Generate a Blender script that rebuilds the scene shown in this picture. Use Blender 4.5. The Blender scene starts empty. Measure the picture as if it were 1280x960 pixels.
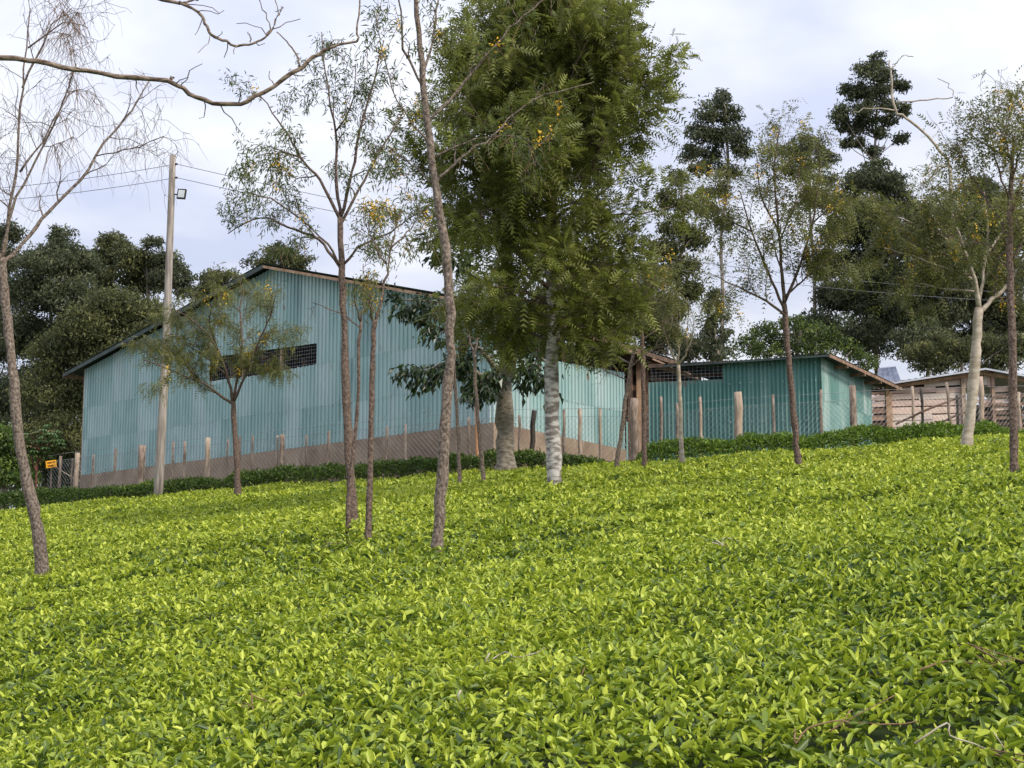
import bpy, math, random
import numpy as np
from mathutils import Vector

# ------------------------------------------------------------------ camera, sky, sun, exposure
scene = bpy.context.scene
COL = scene.collection
FPX, PITCH, EYE = 1850.0, math.radians(7.8), 1.65
cam_d = bpy.data.cameras.new('camera'); cam = bpy.data.objects.new('camera', cam_d); COL.objects.link(cam)
cam_d.sensor_width = 36; cam_d.lens = 36*FPX/1280; cam_d.clip_start = 0.1; cam_d.clip_end = 5000
cam.location = (0, 0, EYE); cam.rotation_euler = (math.pi/2+PITCH, 0, 0)
scene.camera = cam
SUN_EL, SUN_AZ = math.radians(38), math.radians(128)      # azimuth clockwise from +Y
world = bpy.data.worlds.new('World'); scene.world = world; world.use_nodes = True
wn, wl = world.node_tree.nodes, world.node_tree.links
wn.clear()
w_out = wn.new('ShaderNodeOutputWorld')
sky = wn.new('ShaderNodeTexSky'); sky.sky_type = 'NISHITA'; sky.sun_disc = False
sky.sun_elevation = SUN_EL; sky.sun_rotation = SUN_AZ
bg_sky = wn.new('ShaderNodeBackground'); bg_sky.inputs[1].default_value = 0.08
wl.new(sky.outputs[0], bg_sky.inputs[0])
tc = wn.new('ShaderNodeTexCoord'); sep = wn.new('ShaderNodeSeparateXYZ'); wl.new(tc.outputs['Generated'], sep.inputs[0])
def wmath(op, a, b=None, clamp=False):
    n = wn.new('ShaderNodeMath'); n.operation = op; n.use_clamp = clamp
    for i, v in enumerate((a, b)):
        if v is None: continue
        if isinstance(v, (int, float)): n.inputs[i].default_value = v
        else: wl.new(v, n.inputs[i])
    return n.outputs[0]
zc = wmath('MAXIMUM', sep.outputs[2], 0.0)
den = wmath('ADD', zc, 0.22)
comb = wn.new('ShaderNodeCombineXYZ')
wl.new(wmath('DIVIDE', sep.outputs[0], den), comb.inputs[0]); wl.new(wmath('DIVIDE', sep.outputs[1], den), comb.inputs[1])
nz = wn.new('ShaderNodeTexNoise'); nz.inputs['Scale'].default_value = 2.1; nz.inputs['Detail'].default_value = 5; nz.inputs['Roughness'].default_value = 0.5
wl.new(comb.outputs[0], nz.inputs['Vector'])
ramp = wn.new('ShaderNodeValToRGB'); wl.new(nz.outputs[0], ramp.inputs[0])
ramp.color_ramp.elements[0].position = 0.38; ramp.color_ramp.elements[0].color = (0.61, 0.65, 0.82, 1)
ramp.color_ramp.elements[1].position = 0.63; ramp.color_ramp.elements[1].color = (0.93, 0.935, 0.985, 1)
bg_cl = wn.new('ShaderNodeBackground'); wl.new(ramp.outputs[0], bg_cl.inputs[0])
# overcast luminance: zenith brighter than horizon (CIE overcast sky)
wl.new(wmath('MULTIPLY', wmath('ADD', wmath('MULTIPLY', zc, 2.0), 1.0), 0.35), bg_cl.inputs[1])
mixw = wn.new('ShaderNodeMixShader'); mixw.inputs[0].default_value = 0.88
wl.new(bg_sky.outputs[0], mixw.inputs[1]); wl.new(bg_cl.outputs[0], mixw.inputs[2]); wl.new(mixw.outputs[0], w_out.inputs[0])
sun_d = bpy.data.lights.new('sun', 'SUN'); sun = bpy.data.objects.new('sun', sun_d); COL.objects.link(sun)
sun_d.energy = 1.5; sun_d.angle = math.radians(12); sun_d.color = (1.0, 0.90, 0.76)
sdir = Vector((math.sin(SUN_AZ)*math.cos(SUN_EL), math.cos(SUN_AZ)*math.cos(SUN_EL), math.sin(SUN_EL)))
sun.rotation_euler = sdir.to_track_quat('Z', 'Y').to_euler(); sun.location = (30, -30, 40)
vs = scene.view_settings; vs.view_transform = 'Standard'; vs.look = 'None'; vs.exposure = 1.16; vs.gamma = 1; vs.use_curve_mapping = False

# ------------------------------------------------------------------ geometry helpers
R = np.random.default_rng(7)
def ray(px, py):
    xc, yc = (px-640)/FPX, (480-py)/FPX
    return np.array([xc, math.cos(PITCH)-yc*math.sin(PITCH), math.sin(PITCH)+yc*math.cos(PITCH)])
def P(px, py, Y):
    d = ray(px, py); p = d*(Y/d[1]); p[2] += EYE; return p
# the hedge foot along the top of the field: photo pixel and distance
EDGE = [(-60,641,45),(0,637,43),(100,629,40.5),(192,620,38.5),(300,610,36.8),(435,602,34.8),(560,593,33.2),(641,589,32.6),(804,574,32),(1002,563,32.2),(1120,557,33),(1202,552,34),(1280,549,35),(1340,546,36)]
EP = np.array([P(*e) for e in EDGE])
A = np.c_[EP[:,0], EP[:,1], EP[:,0]**2, EP[:,0]*EP[:,1]]
CF = np.linalg.lstsq(A, EP[:,2]-0.65, rcond=None)[0]
TEA_H = 0.65
def edge_y(x): return np.interp(x, EP[:,0], EP[:,1])
def tea_plane(x, y):
    x = np.asarray(x, float); y = np.asarray(y, float)
    return 0.65 + CF[0]*x + CF[1]*y + CF[2]*x*x + CF[3]*x*y
def vnoise(x, y, seed=0):
    xi = np.floor(x).astype(int); yi = np.floor(y).astype(int); fx = x-xi; fy = y-yi
    fx = fx*fx*(3-2*fx); fy = fy*fy*(3-2*fy)
    def h(a, b):
        n = (a*374761393 + b*668265263 + seed*974711) & 0x7fffffff
        n = ((n ^ (n >> 13))*1274126177) & 0x7fffffff
        return ((n ^ (n >> 16)) & 0xffff)/65535.0
    return (h(xi,yi)*(1-fx)+h(xi+1,yi)*fx)*(1-fy)+(h(xi,yi+1)*(1-fx)+h(xi+1,yi+1)*fx)*fy
def tea_top(x, y):
    x = np.asarray(x, float); y = np.asarray(y, float)
    row = np.abs(np.sin((y*0.93-x*0.34+0.5*vnoise(x*.4,y*.4,5))*math.pi/1.35))      # gaps between bush rows
    return tea_plane(x, y) + 0.10*(vnoise(x/0.9,y/0.9,1)-.5) + 0.14*(vnoise(x/2.6,y/2.6,2)-.5) - 0.09*np.exp(-(row/0.22)**2)*(vnoise(x*.5,y*.5,9)>.35)
def ground_z(x, y):
    x = np.asarray(x, float); y = np.asarray(y, float)
    xx = np.clip(x, -22, 20); ye = edge_y(xx)+3
    base = tea_plane(xx, np.minimum(y, ye))-TEA_H
    far = np.maximum(y-ye, 0)
    base = base + 0.055*np.minimum(far, 14) + 0.01*np.clip(far-14, 0, 200) + 0.03*(np.clip(x,-60,60)-xx)
    return base
def hit(px, py):                                            # ray meets the tea canopy
    d = ray(px, py); t = 2.0
    while t < 60:
        p = d*t; 
        if p[2]+EYE < tea_plane(p[0], p[1]): break
        t += 0.02
    return p[1]
def norm(a): return a/np.maximum(np.linalg.norm(a, axis=-1, keepdims=True), 1e-9)

def make_mesh(name, V, F, attrs=None, smooth=False):
    V = np.asarray(V, np.float32).reshape(-1,3); F = np.asarray(F, np.int32); k = F.shape[1]
    me = bpy.data.meshes.new(name)
    me.vertices.add(len(V)); me.vertices.foreach_set('co', V.ravel())
    me.loops.add(F.size); me.loops.foreach_set('vertex_index', F.ravel())
    me.polygons.add(len(F)); me.polygons.foreach_set('loop_start', np.arange(0, F.size, k, dtype=np.int32))
    me.polygons.foreach_set('loop_total', np.full(len(F), k, np.int32))
    me.polygons.foreach_set('use_smooth', np.full(len(F), bool(smooth)))
    for an, av in (attrs or {}).items():
        a = me.attributes.new(an, 'FLOAT', 'POINT'); a.data.foreach_set('value', np.asarray(av, np.float32))
    me.update(calc_edges=True); return me
def tag(o, label=None, cat=None, group=None, kind=None):
    if label: o['label'] = label
    if cat: o['category'] = cat
    if group: o['group'] = group
    if kind: o['kind'] = kind
    return o
def empty(name, loc, label, cat, group=None):
    o = bpy.data.objects.new(name, None); COL.objects.link(o); o.location = tuple(map(float, loc)); o.empty_display_size = .2
    return tag(o, label, cat, group)
def world_loc(o):
    v = np.array(o.location)
    return v if o.parent is None else v + world_loc(o.parent)
def part(name, V, F, m, parent=None, attrs=None, smooth=False, kind=None):
    V = np.asarray(V, float).reshape(-1,3)
    if parent is not None: V = V - world_loc(parent)
    me = make_mesh(name, V, F, attrs, smooth); me.materials.append(m)
    o = bpy.data.objects.new(name, me); COL.objects.link(o)
    if parent is not None: o.parent = parent
    if kind: o['kind'] = kind
    return o
def tubes(paths, sides=6):
    """paths: list of (pts Nx3, radii N) -> V, quads, open tapered tubes with end points drawn in"""
    Vs, Fs, off = [], [], 0
    ang = np.arange(sides)*2*math.pi/sides; ca, sa = np.cos(ang), np.sin(ang)
    for pts, rad in paths:
        pts = np.asarray(pts, float); n = len(pts); rad = np.broadcast_to(np.asarray(rad, float), (n,))
        tg = norm(np.gradient(pts, axis=0)); ref = np.where(np.abs(tg[:,2:3])>.9, [[1,0,0]], [[0,0,1]])
        if abs(tg[0,2])>.6: ref = np.broadcast_to([[1.,0,0]], (n,3))
        u = norm(np.cross(tg, ref)); v = np.cross(tg, u)
        ring = pts[:,None]+rad[:,None,None]*(u[:,None]*ca[None,:,None]+v[:,None]*sa[None,:,None])
        cap0 = pts[0][None].repeat(sides,0)[None]; cap1 = pts[-1][None].repeat(sides,0)[None]
        ring = np.concatenate([cap0, ring, cap1]); m = n+2
        Vs.append(ring.reshape(-1,3))
        i = np.arange(m-1)[:,None]*sides; j = np.arange(sides)[None]; j2 = (j+1)%sides
        Fs.append((np.stack([i+j, i+j2, i+sides+j2, i+sides+j], -1).reshape(-1,4))+off); off += m*sides
    return np.concatenate(Vs), np.concatenate(Fs)
BOXF = np.array([[0,1,3,2],[4,6,7,5],[0,4,5,1],[2,3,7,6],[0,2,6,4],[1,5,7,3]])
def beam(a, b, w, h, up=(0,0,1)):
    a, b = np.asarray(a, float), np.asarray(b, float); d = norm(b-a); s = np.cross(d, up)
    if np.linalg.norm(s) < 1e-3: s = np.cross(d, (1,0,0))
    s = norm(s); u = np.cross(s, d)
    V = [p+s*w/2*i+u*h/2*j for p in (a,b) for i in (-1,1) for j in (-1,1)]
    return np.array(V), BOXF
def join(parts):
    V, F, o = [], [], 0
    for v, f in parts: V.append(v); F.append(np.asarray(f)+o); o += len(v)
    return np.concatenate(V), np.concatenate(F)
def smooth_path(pts, n=4, rad=None):
    pts = np.asarray(pts, float); t = np.arange(len(pts)); tt = np.linspace(0, len(pts)-1, (len(pts)-1)*n+1)
    out = np.empty((len(tt),3)); ext = np.vstack([2*pts[0]-pts[1], pts, 2*pts[-1]-pts[-2]])
    for k, s in enumerate(tt):
        i = min(int(s), len(pts)-2); f = s-i; p0,p1,p2,p3 = ext[i:i+4]
        out[k] = .5*((2*p1)+(-p0+p2)*f+(2*p0-5*p1+4*p2-p3)*f*f+(-p0+3*p1-3*p2+p3)*f**3)
    if rad is None: return out
    return out, np.interp(tt, t, rad)

# ------------------------------------------------------------------ materials
def mat(name, c1, c2, scale=6, rough=.8, bump=.0, stretch=(1,1,1), detail=6, pos=(.35,.65), spec=.3, c3=None, metallic=0, streak=None):
    m = bpy.data.materials.new(name); m.use_nodes = True; n, l = m.node_tree.nodes, m.node_tree.links
    b = n['Principled BSDF']; tc = n.new('ShaderNodeTexCoord'); mp = n.new('ShaderNodeMapping'); mp.inputs['Scale'].default_value = stretch
    l.new(tc.outputs['Object'], mp.inputs[0]); nz = n.new('ShaderNodeTexNoise'); nz.inputs['Scale'].default_value = scale; nz.inputs['Detail'].default_value = detail
    l.new(mp.outputs[0], nz.inputs['Vector']); r = n.new('ShaderNodeValToRGB'); l.new(nz.outputs[0], r.inputs[0])
    r.color_ramp.elements[0].position = pos[0]; r.color_ramp.elements[0].color = (*c1,1)
    r.color_ramp.elements[1].position = pos[1]; r.color_ramp.elements[1].color = (*c2,1)
    if c3: e = r.color_ramp.elements.new(min(pos[1]+.1, .99)); e.color = (*c3,1)
    colout = r.outputs[0]
    for sc_, st_, p0, p1, cc in (streak or ()):                  # faded runs, rust and dirt of their own shape
        mp2 = n.new('ShaderNodeMapping'); mp2.inputs['Scale'].default_value = st_; l.new(tc.outputs['Object'], mp2.inputs[0])
        n2 = n.new('ShaderNodeTexNoise'); n2.inputs['Scale'].default_value = sc_; n2.inputs['Detail'].default_value = 7; l.new(mp2.outputs[0], n2.inputs['Vector'])
        r2 = n.new('ShaderNodeValToRGB'); l.new(n2.outputs[0], r2.inputs[0]); r2.color_ramp.elements[0].position = p0; r2.color_ramp.elements[1].position = p1
        mx = n.new('ShaderNodeMix'); mx.data_type = 'RGBA'; l.new(r2.outputs[0], mx.inputs[0]); l.new(colout, mx.inputs[6]); mx.inputs[7].default_value = (*cc,1); colout = mx.outputs[2]
    l.new(colout, b.inputs['Base Color']); b.inputs['Roughness'].default_value = rough; b.inputs['Specular IOR Level'].default_value = spec
    b.inputs['Metallic'].default_value = metallic
    if bump:
        bp = n.new('ShaderNodeBump'); bp.inputs['Strength'].default_value = bump; bp.inputs['Distance'].default_value = .02
        l.new(nz.outputs[0], bp.inputs['Height']); l.new(bp.outputs[0], b.inputs['Normal'])
    return m
def leaf_mat(name, cols, rough=.45, trans=.3, spec=.4):
    m = bpy.data.materials.new(name); m.use_nodes = True; n, l = m.node_tree.nodes, m.node_tree.links
    b = n['Principled BSDF']; at = n.new('ShaderNodeAttribute'); at.attribute_name = 'tint'
    r = n.new('ShaderNodeValToRGB'); l.new(at.outputs['Fac'], r.inputs[0]); e = r.color_ramp.elements
    while len(e) < len(cols): e.new(.5)
    for i, (p, c) in enumerate(cols): e[i].position = p; e[i].color = (*c,1)
    l.new(r.outputs[0], b.inputs['Base Color']); b.inputs['Roughness'].default_value = rough; b.inputs['Specular IOR Level'].default_value = spec
    tr = n.new('ShaderNodeBsdfTranslucent'); l.new(r.outputs[0], tr.inputs[0]); mx = n.new('ShaderNodeMixShader'); mx.inputs[0].default_value = trans
    l.new(b.outputs[0], mx.inputs[1]); l.new(tr.outputs[0], mx.inputs[2]); l.new(mx.outputs[0], n['Material Output'].inputs[0])
    return m
M = {}
M['soil'] = mat('soil', (.05,.045,.025), (.09,.10,.04), 2, .95)
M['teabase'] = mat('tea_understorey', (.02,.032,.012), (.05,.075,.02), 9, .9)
M['tea'] = leaf_mat('tea_leaf', [(0,(.05,.095,.022)),(.35,(.185,.265,.026)),(.7,(.37,.455,.034)),(1,(.55,.62,.08))], .40, .30, .4)
M['hedge'] = leaf_mat('hedge_leaf', [(0,(.035,.065,.016)),(.6,(.105,.175,.03)),(1,(.23,.33,.05))], .4, .2)
M['hedge_l'] = leaf_mat('hedge_leaf_light', [(0,(.05,.10,.016)),(.6,(.17,.27,.032)),(1,(.33,.44,.055))], .4, .25)
M['fern'] = leaf_mat('feathery_leaf', [(0,(.075,.09,.02)),(.6,(.18,.205,.04)),(1,(.36,.39,.10))], .5, .42)
M['narrow'] = leaf_mat('narrow_leaf', [(0,(.04,.062,.02)),(.6,(.095,.135,.036)),(1,(.20,.24,.06))], .5, .35)
M['olive'] = leaf_mat('olive_leaf', [(0,(.075,.085,.024)),(.6,(.165,.18,.045)),(1,(.31,.31,.085))], .5, .35)
M['broad'] = leaf_mat('broad_dark_leaf', [(0,(.014,.03,.012)),(.7,(.042,.07,.025)),(1,(.09,.135,.045))], .35, .15, .5)
M['euc'] = leaf_mat('gum_leaf', [(0,(.048,.06,.032)),(.6,(.112,.132,.066)),(1,(.23,.25,.12))], .5, .35)
M['euc2'] = leaf_mat('gum_leaf_olive', [(0,(.045,.055,.022)),(.6,(.112,.128,.046)),(1,(.25,.25,.09))], .5, .3)
M['lime'] = leaf_mat('bush_leaf', [(0,(.03,.05,.012)),(.6,(.09,.13,.025)),(1,(.20,.26,.05))], .5, .3)
M['castor'] = leaf_mat('castor_leaf', [(0,(.05,.10,.04)),(.6,(.11,.20,.07)),(1,(.18,.05,.03))], .5, .2)
M['flower'] = mat('yellow_flower', (.62,.36,.02), (.75,.52,.05), 20, .6)
M['pod'] = mat('dry_pod', (.13,.075,.04), (.24,.15,.09), 20, .8)
M['bark'] = mat('bark_grey_brown', (.075,.058,.046), (.27,.215,.175), 42, .95, .9, (1,1,.75), c3=(.42,.37,.32))
M['bark_r'] = mat('bark_reddish', (.06,.042,.034), (.21,.15,.12), 40, .95, .9, (1,1,.75), c3=(.34,.28,.24))
M['bark_p'] = mat('bark_pale', (.30,.25,.19), (.50,.44,.36), 7, .85, .5, (1,1,2))
M['bark_s'] = mat('bark_silver_patched', (.17,.15,.13), (.50,.48,.45), 7, .85, .6, (1,1,2.6), pos=(.42,.58))
M['bark_a'] = mat('bark_rough', (.11,.095,.075), (.27,.235,.19), 10, .95, .8, (1,1,2))
M['bark_g'] = mat('bark_gum', (.16,.13,.11), (.36,.31,.27), 2, .9, .2)
M['twig'] = mat('twig', (.10,.075,.06), (.20,.155,.13), 20, .9)
M['twig_o'] = mat('branch_weathered', (.10,.07,.05), (.32,.25,.19), 45, .9, .9, (.4,1,1))
M['teal'] = mat('sheet_teal_weathered', (.25,.40,.385), (.345,.495,.48), 1.1, .42, 0, (1,1,.5), spec=.5, detail=8, streak=[(2.2,(1,1,.12),.55,.72,(.40,.52,.52)),(1.6,(1,1,.25),.62,.8,(.13,.22,.22)),(5,(1,1,.3),.70,.76,(.22,.16,.11))])
M['teal2'] = mat('sheet_teal_weathered_b', (.22,.365,.355), (.315,.46,.445), 1.3, .42, 0, (1,1,.5), spec=.5, detail=8, streak=[(2.0,(1,1,.12),.58,.75,(.38,.50,.50)),(1.3,(1,1,.25),.58,.8,(.13,.22,.23)),(5,(1,1,.3),.69,.75,(.22,.16,.11))])
M['teal3'] = mat('sheet_teal_faded', (.31,.445,.44), (.40,.54,.53), 1.3, .45, 0, (1,1,.5), spec=.5, detail=8, streak=[(2.0,(1,1,.12),.55,.75,(.45,.55,.55)),(5,(1,1,.3),.69,.75,(.22,.16,.11))])
M['green'] = mat('sheet_green', (.085,.215,.195), (.13,.285,.26), 1.3, .38, 0, (1,1,.5), spec=.5, detail=8, streak=[(2.0,(1,1,.12),.56,.75,(.22,.37,.34)),(5,(1,1,.3),.70,.76,(.16,.12,.09))])
M['green2'] = mat('sheet_green_b', (.15,.30,.275), (.25,.41,.38), 1.5, .4, 0, (1,1,.4), spec=.5, detail=9, streak=[(3.0,(1,1,.2),.52,.7,(.40,.52,.49)),(2,(1,1,.3),.62,.75,(.09,.19,.17))])
M['roof'] = mat('roof_sheet', (.025,.04,.037), (.06,.08,.075), 2, .7, 0, spec=.5)
M['roof_p'] = mat('roof_sheet_bare', (.42,.45,.50), (.58,.60,.64), 2, .35, 0, spec=.5, metallic=.3)
M['nail'] = mat('nail_washer', (.45,.5,.5), (.65,.68,.68), 9, .5)
M['plinth'] = mat('plinth_render', (.225,.165,.115), (.345,.265,.19), 1.4, .95, .3, detail=10, streak=[(.9,(1,1,1.5),.52,.75,(.17,.115,.085)),(3,(1,1,.3),.6,.72,(.42,.33,.27))])
M['timber'] = mat('timber_sawn', (.30,.18,.11), (.48,.32,.21), 5, .85, .3, (1,1,1))
M['timber_d'] = mat('timber_dark', (.07,.045,.035), (.17,.11,.08), 5, .9, .3)
M['timber_m'] = mat('timber_mid_brown', (.16,.10,.065), (.30,.20,.14), 5, .9, .3)  # brown between the sawn and the dark timber
M['roof_b'] = mat('roof_sheet_blue', (.20,.23,.30), (.30,.33,.41), 2, .5)
M['plank'] = mat('plank_pink', (.58,.43,.35), (.78,.61,.51), 3, .9, .12, (.6,.6,2.5))
M['plank2'] = mat('plank_grey_pink', (.50,.37,.31), (.70,.54,.46), 3, .9, .12, (.6,.6,2.5))
M['plank4'] = mat('plank_sunbleached', (.52,.43,.37), (.72,.62,.54), 3, .9, .1, (.6,.6,2.5))
M['plank3'] = mat('plank_bark_edge', (.14,.085,.065), (.40,.27,.20), 3, .9, .12, (.6,.6,2.5))
M['post'] = mat('post_weathered', (.13,.095,.075), (.33,.26,.21), 16, .95, .6, (1,1,.3))
M['post_l'] = mat('post_pale', (.27,.20,.15), (.46,.37,.29), 16, .95, .5, (1,1,.25))
M['post_o'] = mat('stake_sunlit_orange', (.50,.23,.11), (.68,.36,.19), 12, .9, .3, (1,1,.3))  # orange-ish bark with warm sunlight put into the colour
M['post_b'] = mat('post_black', (.025,.022,.02), (.07,.06,.05), 12, .95, .4, (1,1,.3))
M['pole'] = mat('pole_wood', (.20,.17,.145), (.40,.36,.32), 16, .95, .5, (1,1,.10), streak=[(6,(1,1,.08),.55,.7,(.10,.085,.075))])
M['wire'] = mat('wire_galvanised', (.20,.21,.21), (.34,.35,.35), 9, .5, metallic=.5)
M['cable'] = mat('cable', (.10,.10,.11), (.16,.16,.17), 9, .6)
M['black'] = mat('lamp_housing', (.015,.015,.017), (.03,.03,.03), 9, .45)
M['glass'] = mat('lamp_glass', (.55,.60,.62), (.75,.78,.80), 3, .1, spec=.6)
M['ceramic'] = mat('insulator', (.05,.03,.025), (.08,.05,.04), 9, .3)
M['sign'] = mat('sign_orange', (.80,.36,.015), (.88,.44,.03), 4, .5)
M['ink'] = mat('sign_ink', (.10,.03,.01), (.16,.05,.02), 9, .6)
M['stem_red'] = mat('stem_red', (.10,.035,.028), (.19,.065,.05), 9, .6)
M['dark'] = mat('interior_dark', (.045,.03,.024), (.09,.06,.045), 4, .95)  # near-black: the shade of interiors is put into the colour

# ------------------------------------------------------------------ foliage helpers
def leaves(pos, d, up, L, W, detail=False, curl=.15, fold=.25):
    pos = np.asarray(pos, float); d = norm(d); s = norm(np.cross(d, up)); u = np.cross(s, d); n = len(pos)
    L = np.broadcast_to(L, (n,))[:,None]; W = np.broadcast_to(W, (n,))[:,None]; cu = np.broadcast_to(curl, (n,))[:,None]
    base = pos; tip = pos+d*L-u*L*cu; lf = pos+d*L*.45+s*W/2+u*W*fold; rt = pos+d*L*.45-s*W/2+u*W*fold
    k = np.arange(n)[:,None]
    if detail:                                                   # rounded leaf folded along its midrib
        a1 = d*L*.28; a2 = d*L*.70-u*L*cu*.45; w1 = s*W*.46; w2 = s*W*.42; f_ = u*W*fold
        V = np.stack([base, pos+a1-w1+f_, pos+a2-w2+f_, tip, pos+a2+w2+f_, pos+a1+w1+f_], 1).reshape(-1,3)
        F = np.concatenate([k*6+np.array([q]) for q in ([0,1,2],[0,2,3],[0,3,4],[0,4,5])]); m = 6
    else:
        V = np.stack([base, rt, tip, lf], 1).reshape(-1,3)
        F = np.concatenate([k*4+np.array([[0,1,2]]), k*4+np.array([[0,2,3]])]); m = 4
    return V, F, m
def fronds(pos, d, up, L, W, pairs=8, droop=.3, pw=.05):
    """feathery pinnate leaves: one thin blade per pinna"""
    pos = np.asarray(pos, float); d = norm(d); s = norm(np.cross(d, up)); u = np.cross(s, d); n = len(pos)
    L = np.broadcast_to(L, (n,))[:,None,None]; W = np.broadcast_to(W, (n,))[:,None,None]
    t = np.linspace(.08, 1, pairs)[None,:,None]; w = np.sin(np.pi*(.12+.85*t))**.7
    c = pos[:,None]+d[:,None]*L*t-np.array([0,0,1.])*L*droop*t*t
    V = []
    for sg in (-1, 1):
        tip = c+(s[:,None]*sg*.85+d[:,None]*.55)*W*w*.5-u[:,None]*W*.12*w
        a = c-d[:,None]*L*pw; b = c+d[:,None]*L*pw
        V.append(np.stack([a, b, tip], 2))
    V = np.stack(V, 1).reshape(-1,3); F = np.arange(len(V)).reshape(-1,3)
    return V, F, pairs*6
def rand_unit(n, rng): return norm(rng.normal(size=(n,3)))
def child(rng, p0, d, L, n=6, up=0., wig=.15):
    pts = [np.array(p0, float)]; d = norm(np.asarray(d, float)); st = L/(n-1)
    for _ in range(n-1):
        d = norm(d + np.array([0,0,up])/n + rng.normal(size=3)*wig/math.sqrt(n)*1.6); pts.append(pts[-1]+d*st)
    return np.array(pts)
def spread(rng, path, n, t0, t1, l0, l1, ang, up=0, wig=.2, rr=.5, npts=6, flat=1.0, env=None):
    """n child branches from a (pts, rad) path"""
    pts, rad = path; out = []; N = len(pts)-1
    for k in range(n):
        t = t0+(t1-t0)*(k+rng.random())/n; i = min(int(t*N), N-1); f = t*N-i
        p = pts[i]*(1-f)+pts[i+1]*f; tg = norm(pts[i+1]-pts[i]); r = (rad[i]*(1-f)+rad[i+1]*f)
        a = ang*(.75+.5*rng.random()); side = rng.normal(size=3); side -= tg*side.dot(tg); side = norm(side); side[1] *= flat
        d = tg*math.cos(a)+norm(side)*math.sin(a)
        L = l0+(l1-l0)*rng.random()
        if env: L *= env(t)
        c = child(rng, p, d, L, npts, up, wig); r0 = max(r*rr, .003)
        out.append((c, np.linspace(r0, max(r0*.3,.002), npts)))
    return out
def anchors(rng, paths, per_m, t0=.2):
    pp, tt = [], []
    for pts, rad in paths:
        L = np.linalg.norm(np.diff(pts, axis=0), axis=1).sum(); n = rng.poisson(L*per_m)
        if n == 0: continue
        t = t0+(1-t0)*rng.random(n); N = len(pts)-1; i = np.minimum((t*N).astype(int), N-1); f = (t*N-i)[:,None]
        pp.append(pts[i]*(1-f)+pts[i+1]*f); tt.append(norm(pts[i+1]-pts[i]))
    if not pp: return np.zeros((0,3)), np.zeros((0,3))
    return np.concatenate(pp), np.concatenate(tt)
def px_path(pix, Y, rpx, n=4):
    """pixel polyline at depth Y (or per-point depths); radii given as pixel widths"""
    Ys = [Y]*len(pix) if np.isscalar(Y) else Y
    pts = [P(x, y, yy) for (x, y), yy in zip(pix, Ys)]
    rad = [w/2/FPX*yy for w, yy in zip(np.interp(np.linspace(0,1,len(pix)), np.linspace(0,1,len(rpx)), rpx), Ys)]
    return smooth_path(pts, n, rad)
def wobble(rng, path, amp):
    p, r = path; q = p.copy(); q[1:-1] += rng.normal(size=(len(p)-2,3))*amp; return q, r*(1+.07*rng.normal(size=len(r)))

# ------------------------------------------------------------------ ground
xs = np.unique(np.concatenate([np.linspace(-1500,-60,14), np.linspace(-60,60,121), np.linspace(60,1500,14)]))
ys = np.unique(np.concatenate([np.linspace(-300,-6,10), np.linspace(-6,70,90), np.linspace(70,2500,20)]))
GX, GY = np.meshgrid(xs, ys); GZ = ground_z(GX, GY)
def grid_faces(ny, nx):
    i = np.arange(ny-1)[:,None]*nx+np.arange(nx-1)[None]; return np.stack([i, i+1, i+nx+1, i+nx], -1).reshape(-1,4)
g = part('ground', np.stack([GX,GY,GZ],-1), grid_faces(len(ys), len(xs)), M['soil'], smooth=True); tag(g, kind='structure')

# ------------------------------------------------------------------ tea field (nobody could count its leaves)
def in_field(x, y): return y < edge_y(x)-.15
def tea_zone(y0, y1, dens, L, W, detail, rng, seed):
    hw1 = .365*y1+1.5; n = int((y1-y0)*2*hw1*dens)
    x = rng.uniform(-hw1, hw1, n); y = rng.uniform(y0, y1, n); k = (np.abs(x) < .365*y+1.5) & in_field(x, y); x, y = x[k], y[k]; n = len(x)
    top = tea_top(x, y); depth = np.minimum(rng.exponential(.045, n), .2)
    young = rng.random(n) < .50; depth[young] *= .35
    z = top-depth+rng.normal(size=n)*.012
    # leaves of one shoot share a heading
    az = rng.uniform(0, 2*math.pi, n); el = np.where(young, rng.uniform(.35, 1.25, n), rng.uniform(-.1, .8, n))
    d = np.stack([np.cos(az)*np.cos(el), np.sin(az)*np.cos(el), np.sin(el)], -1)
    up = norm(np.array([0,0,1.])+.45*rng.normal(size=(n,3)))
    sc = np.where(young, rng.uniform(.45,1.15,n), rng.uniform(.6,1.5,n))
    V, F, m = leaves(np.stack([x,y,z],-1), d, up, L*sc, W*sc**.8*rng.uniform(.65,1.1,n), detail, rng.uniform(-.05,.45,n), .30)
    patch = vnoise(x/1.7, y/1.7, 11)*.6+vnoise(x/.5, y/.5, 12)*.4
    tint = np.where(young, .63+.25*rng.normal(size=n), .27+.19*rng.normal(size=n)) + (patch-.5)*.5 + .05 + .17*np.clip((y-5)/16,0,1) - depth*1.0  # gap shade put into tint by depth; far tint lifted against dark sides
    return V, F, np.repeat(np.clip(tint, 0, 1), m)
Vt, Ft, Tt, off = [], [], [], 0
rt = np.random.default_rng(3)
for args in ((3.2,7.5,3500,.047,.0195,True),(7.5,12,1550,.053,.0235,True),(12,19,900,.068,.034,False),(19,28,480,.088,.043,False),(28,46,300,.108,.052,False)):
    v, f, t = tea_zone(*args, rt, 0); Vt.append(v); Ft.append(f+off); Tt.append(t); off += len(v)
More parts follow.
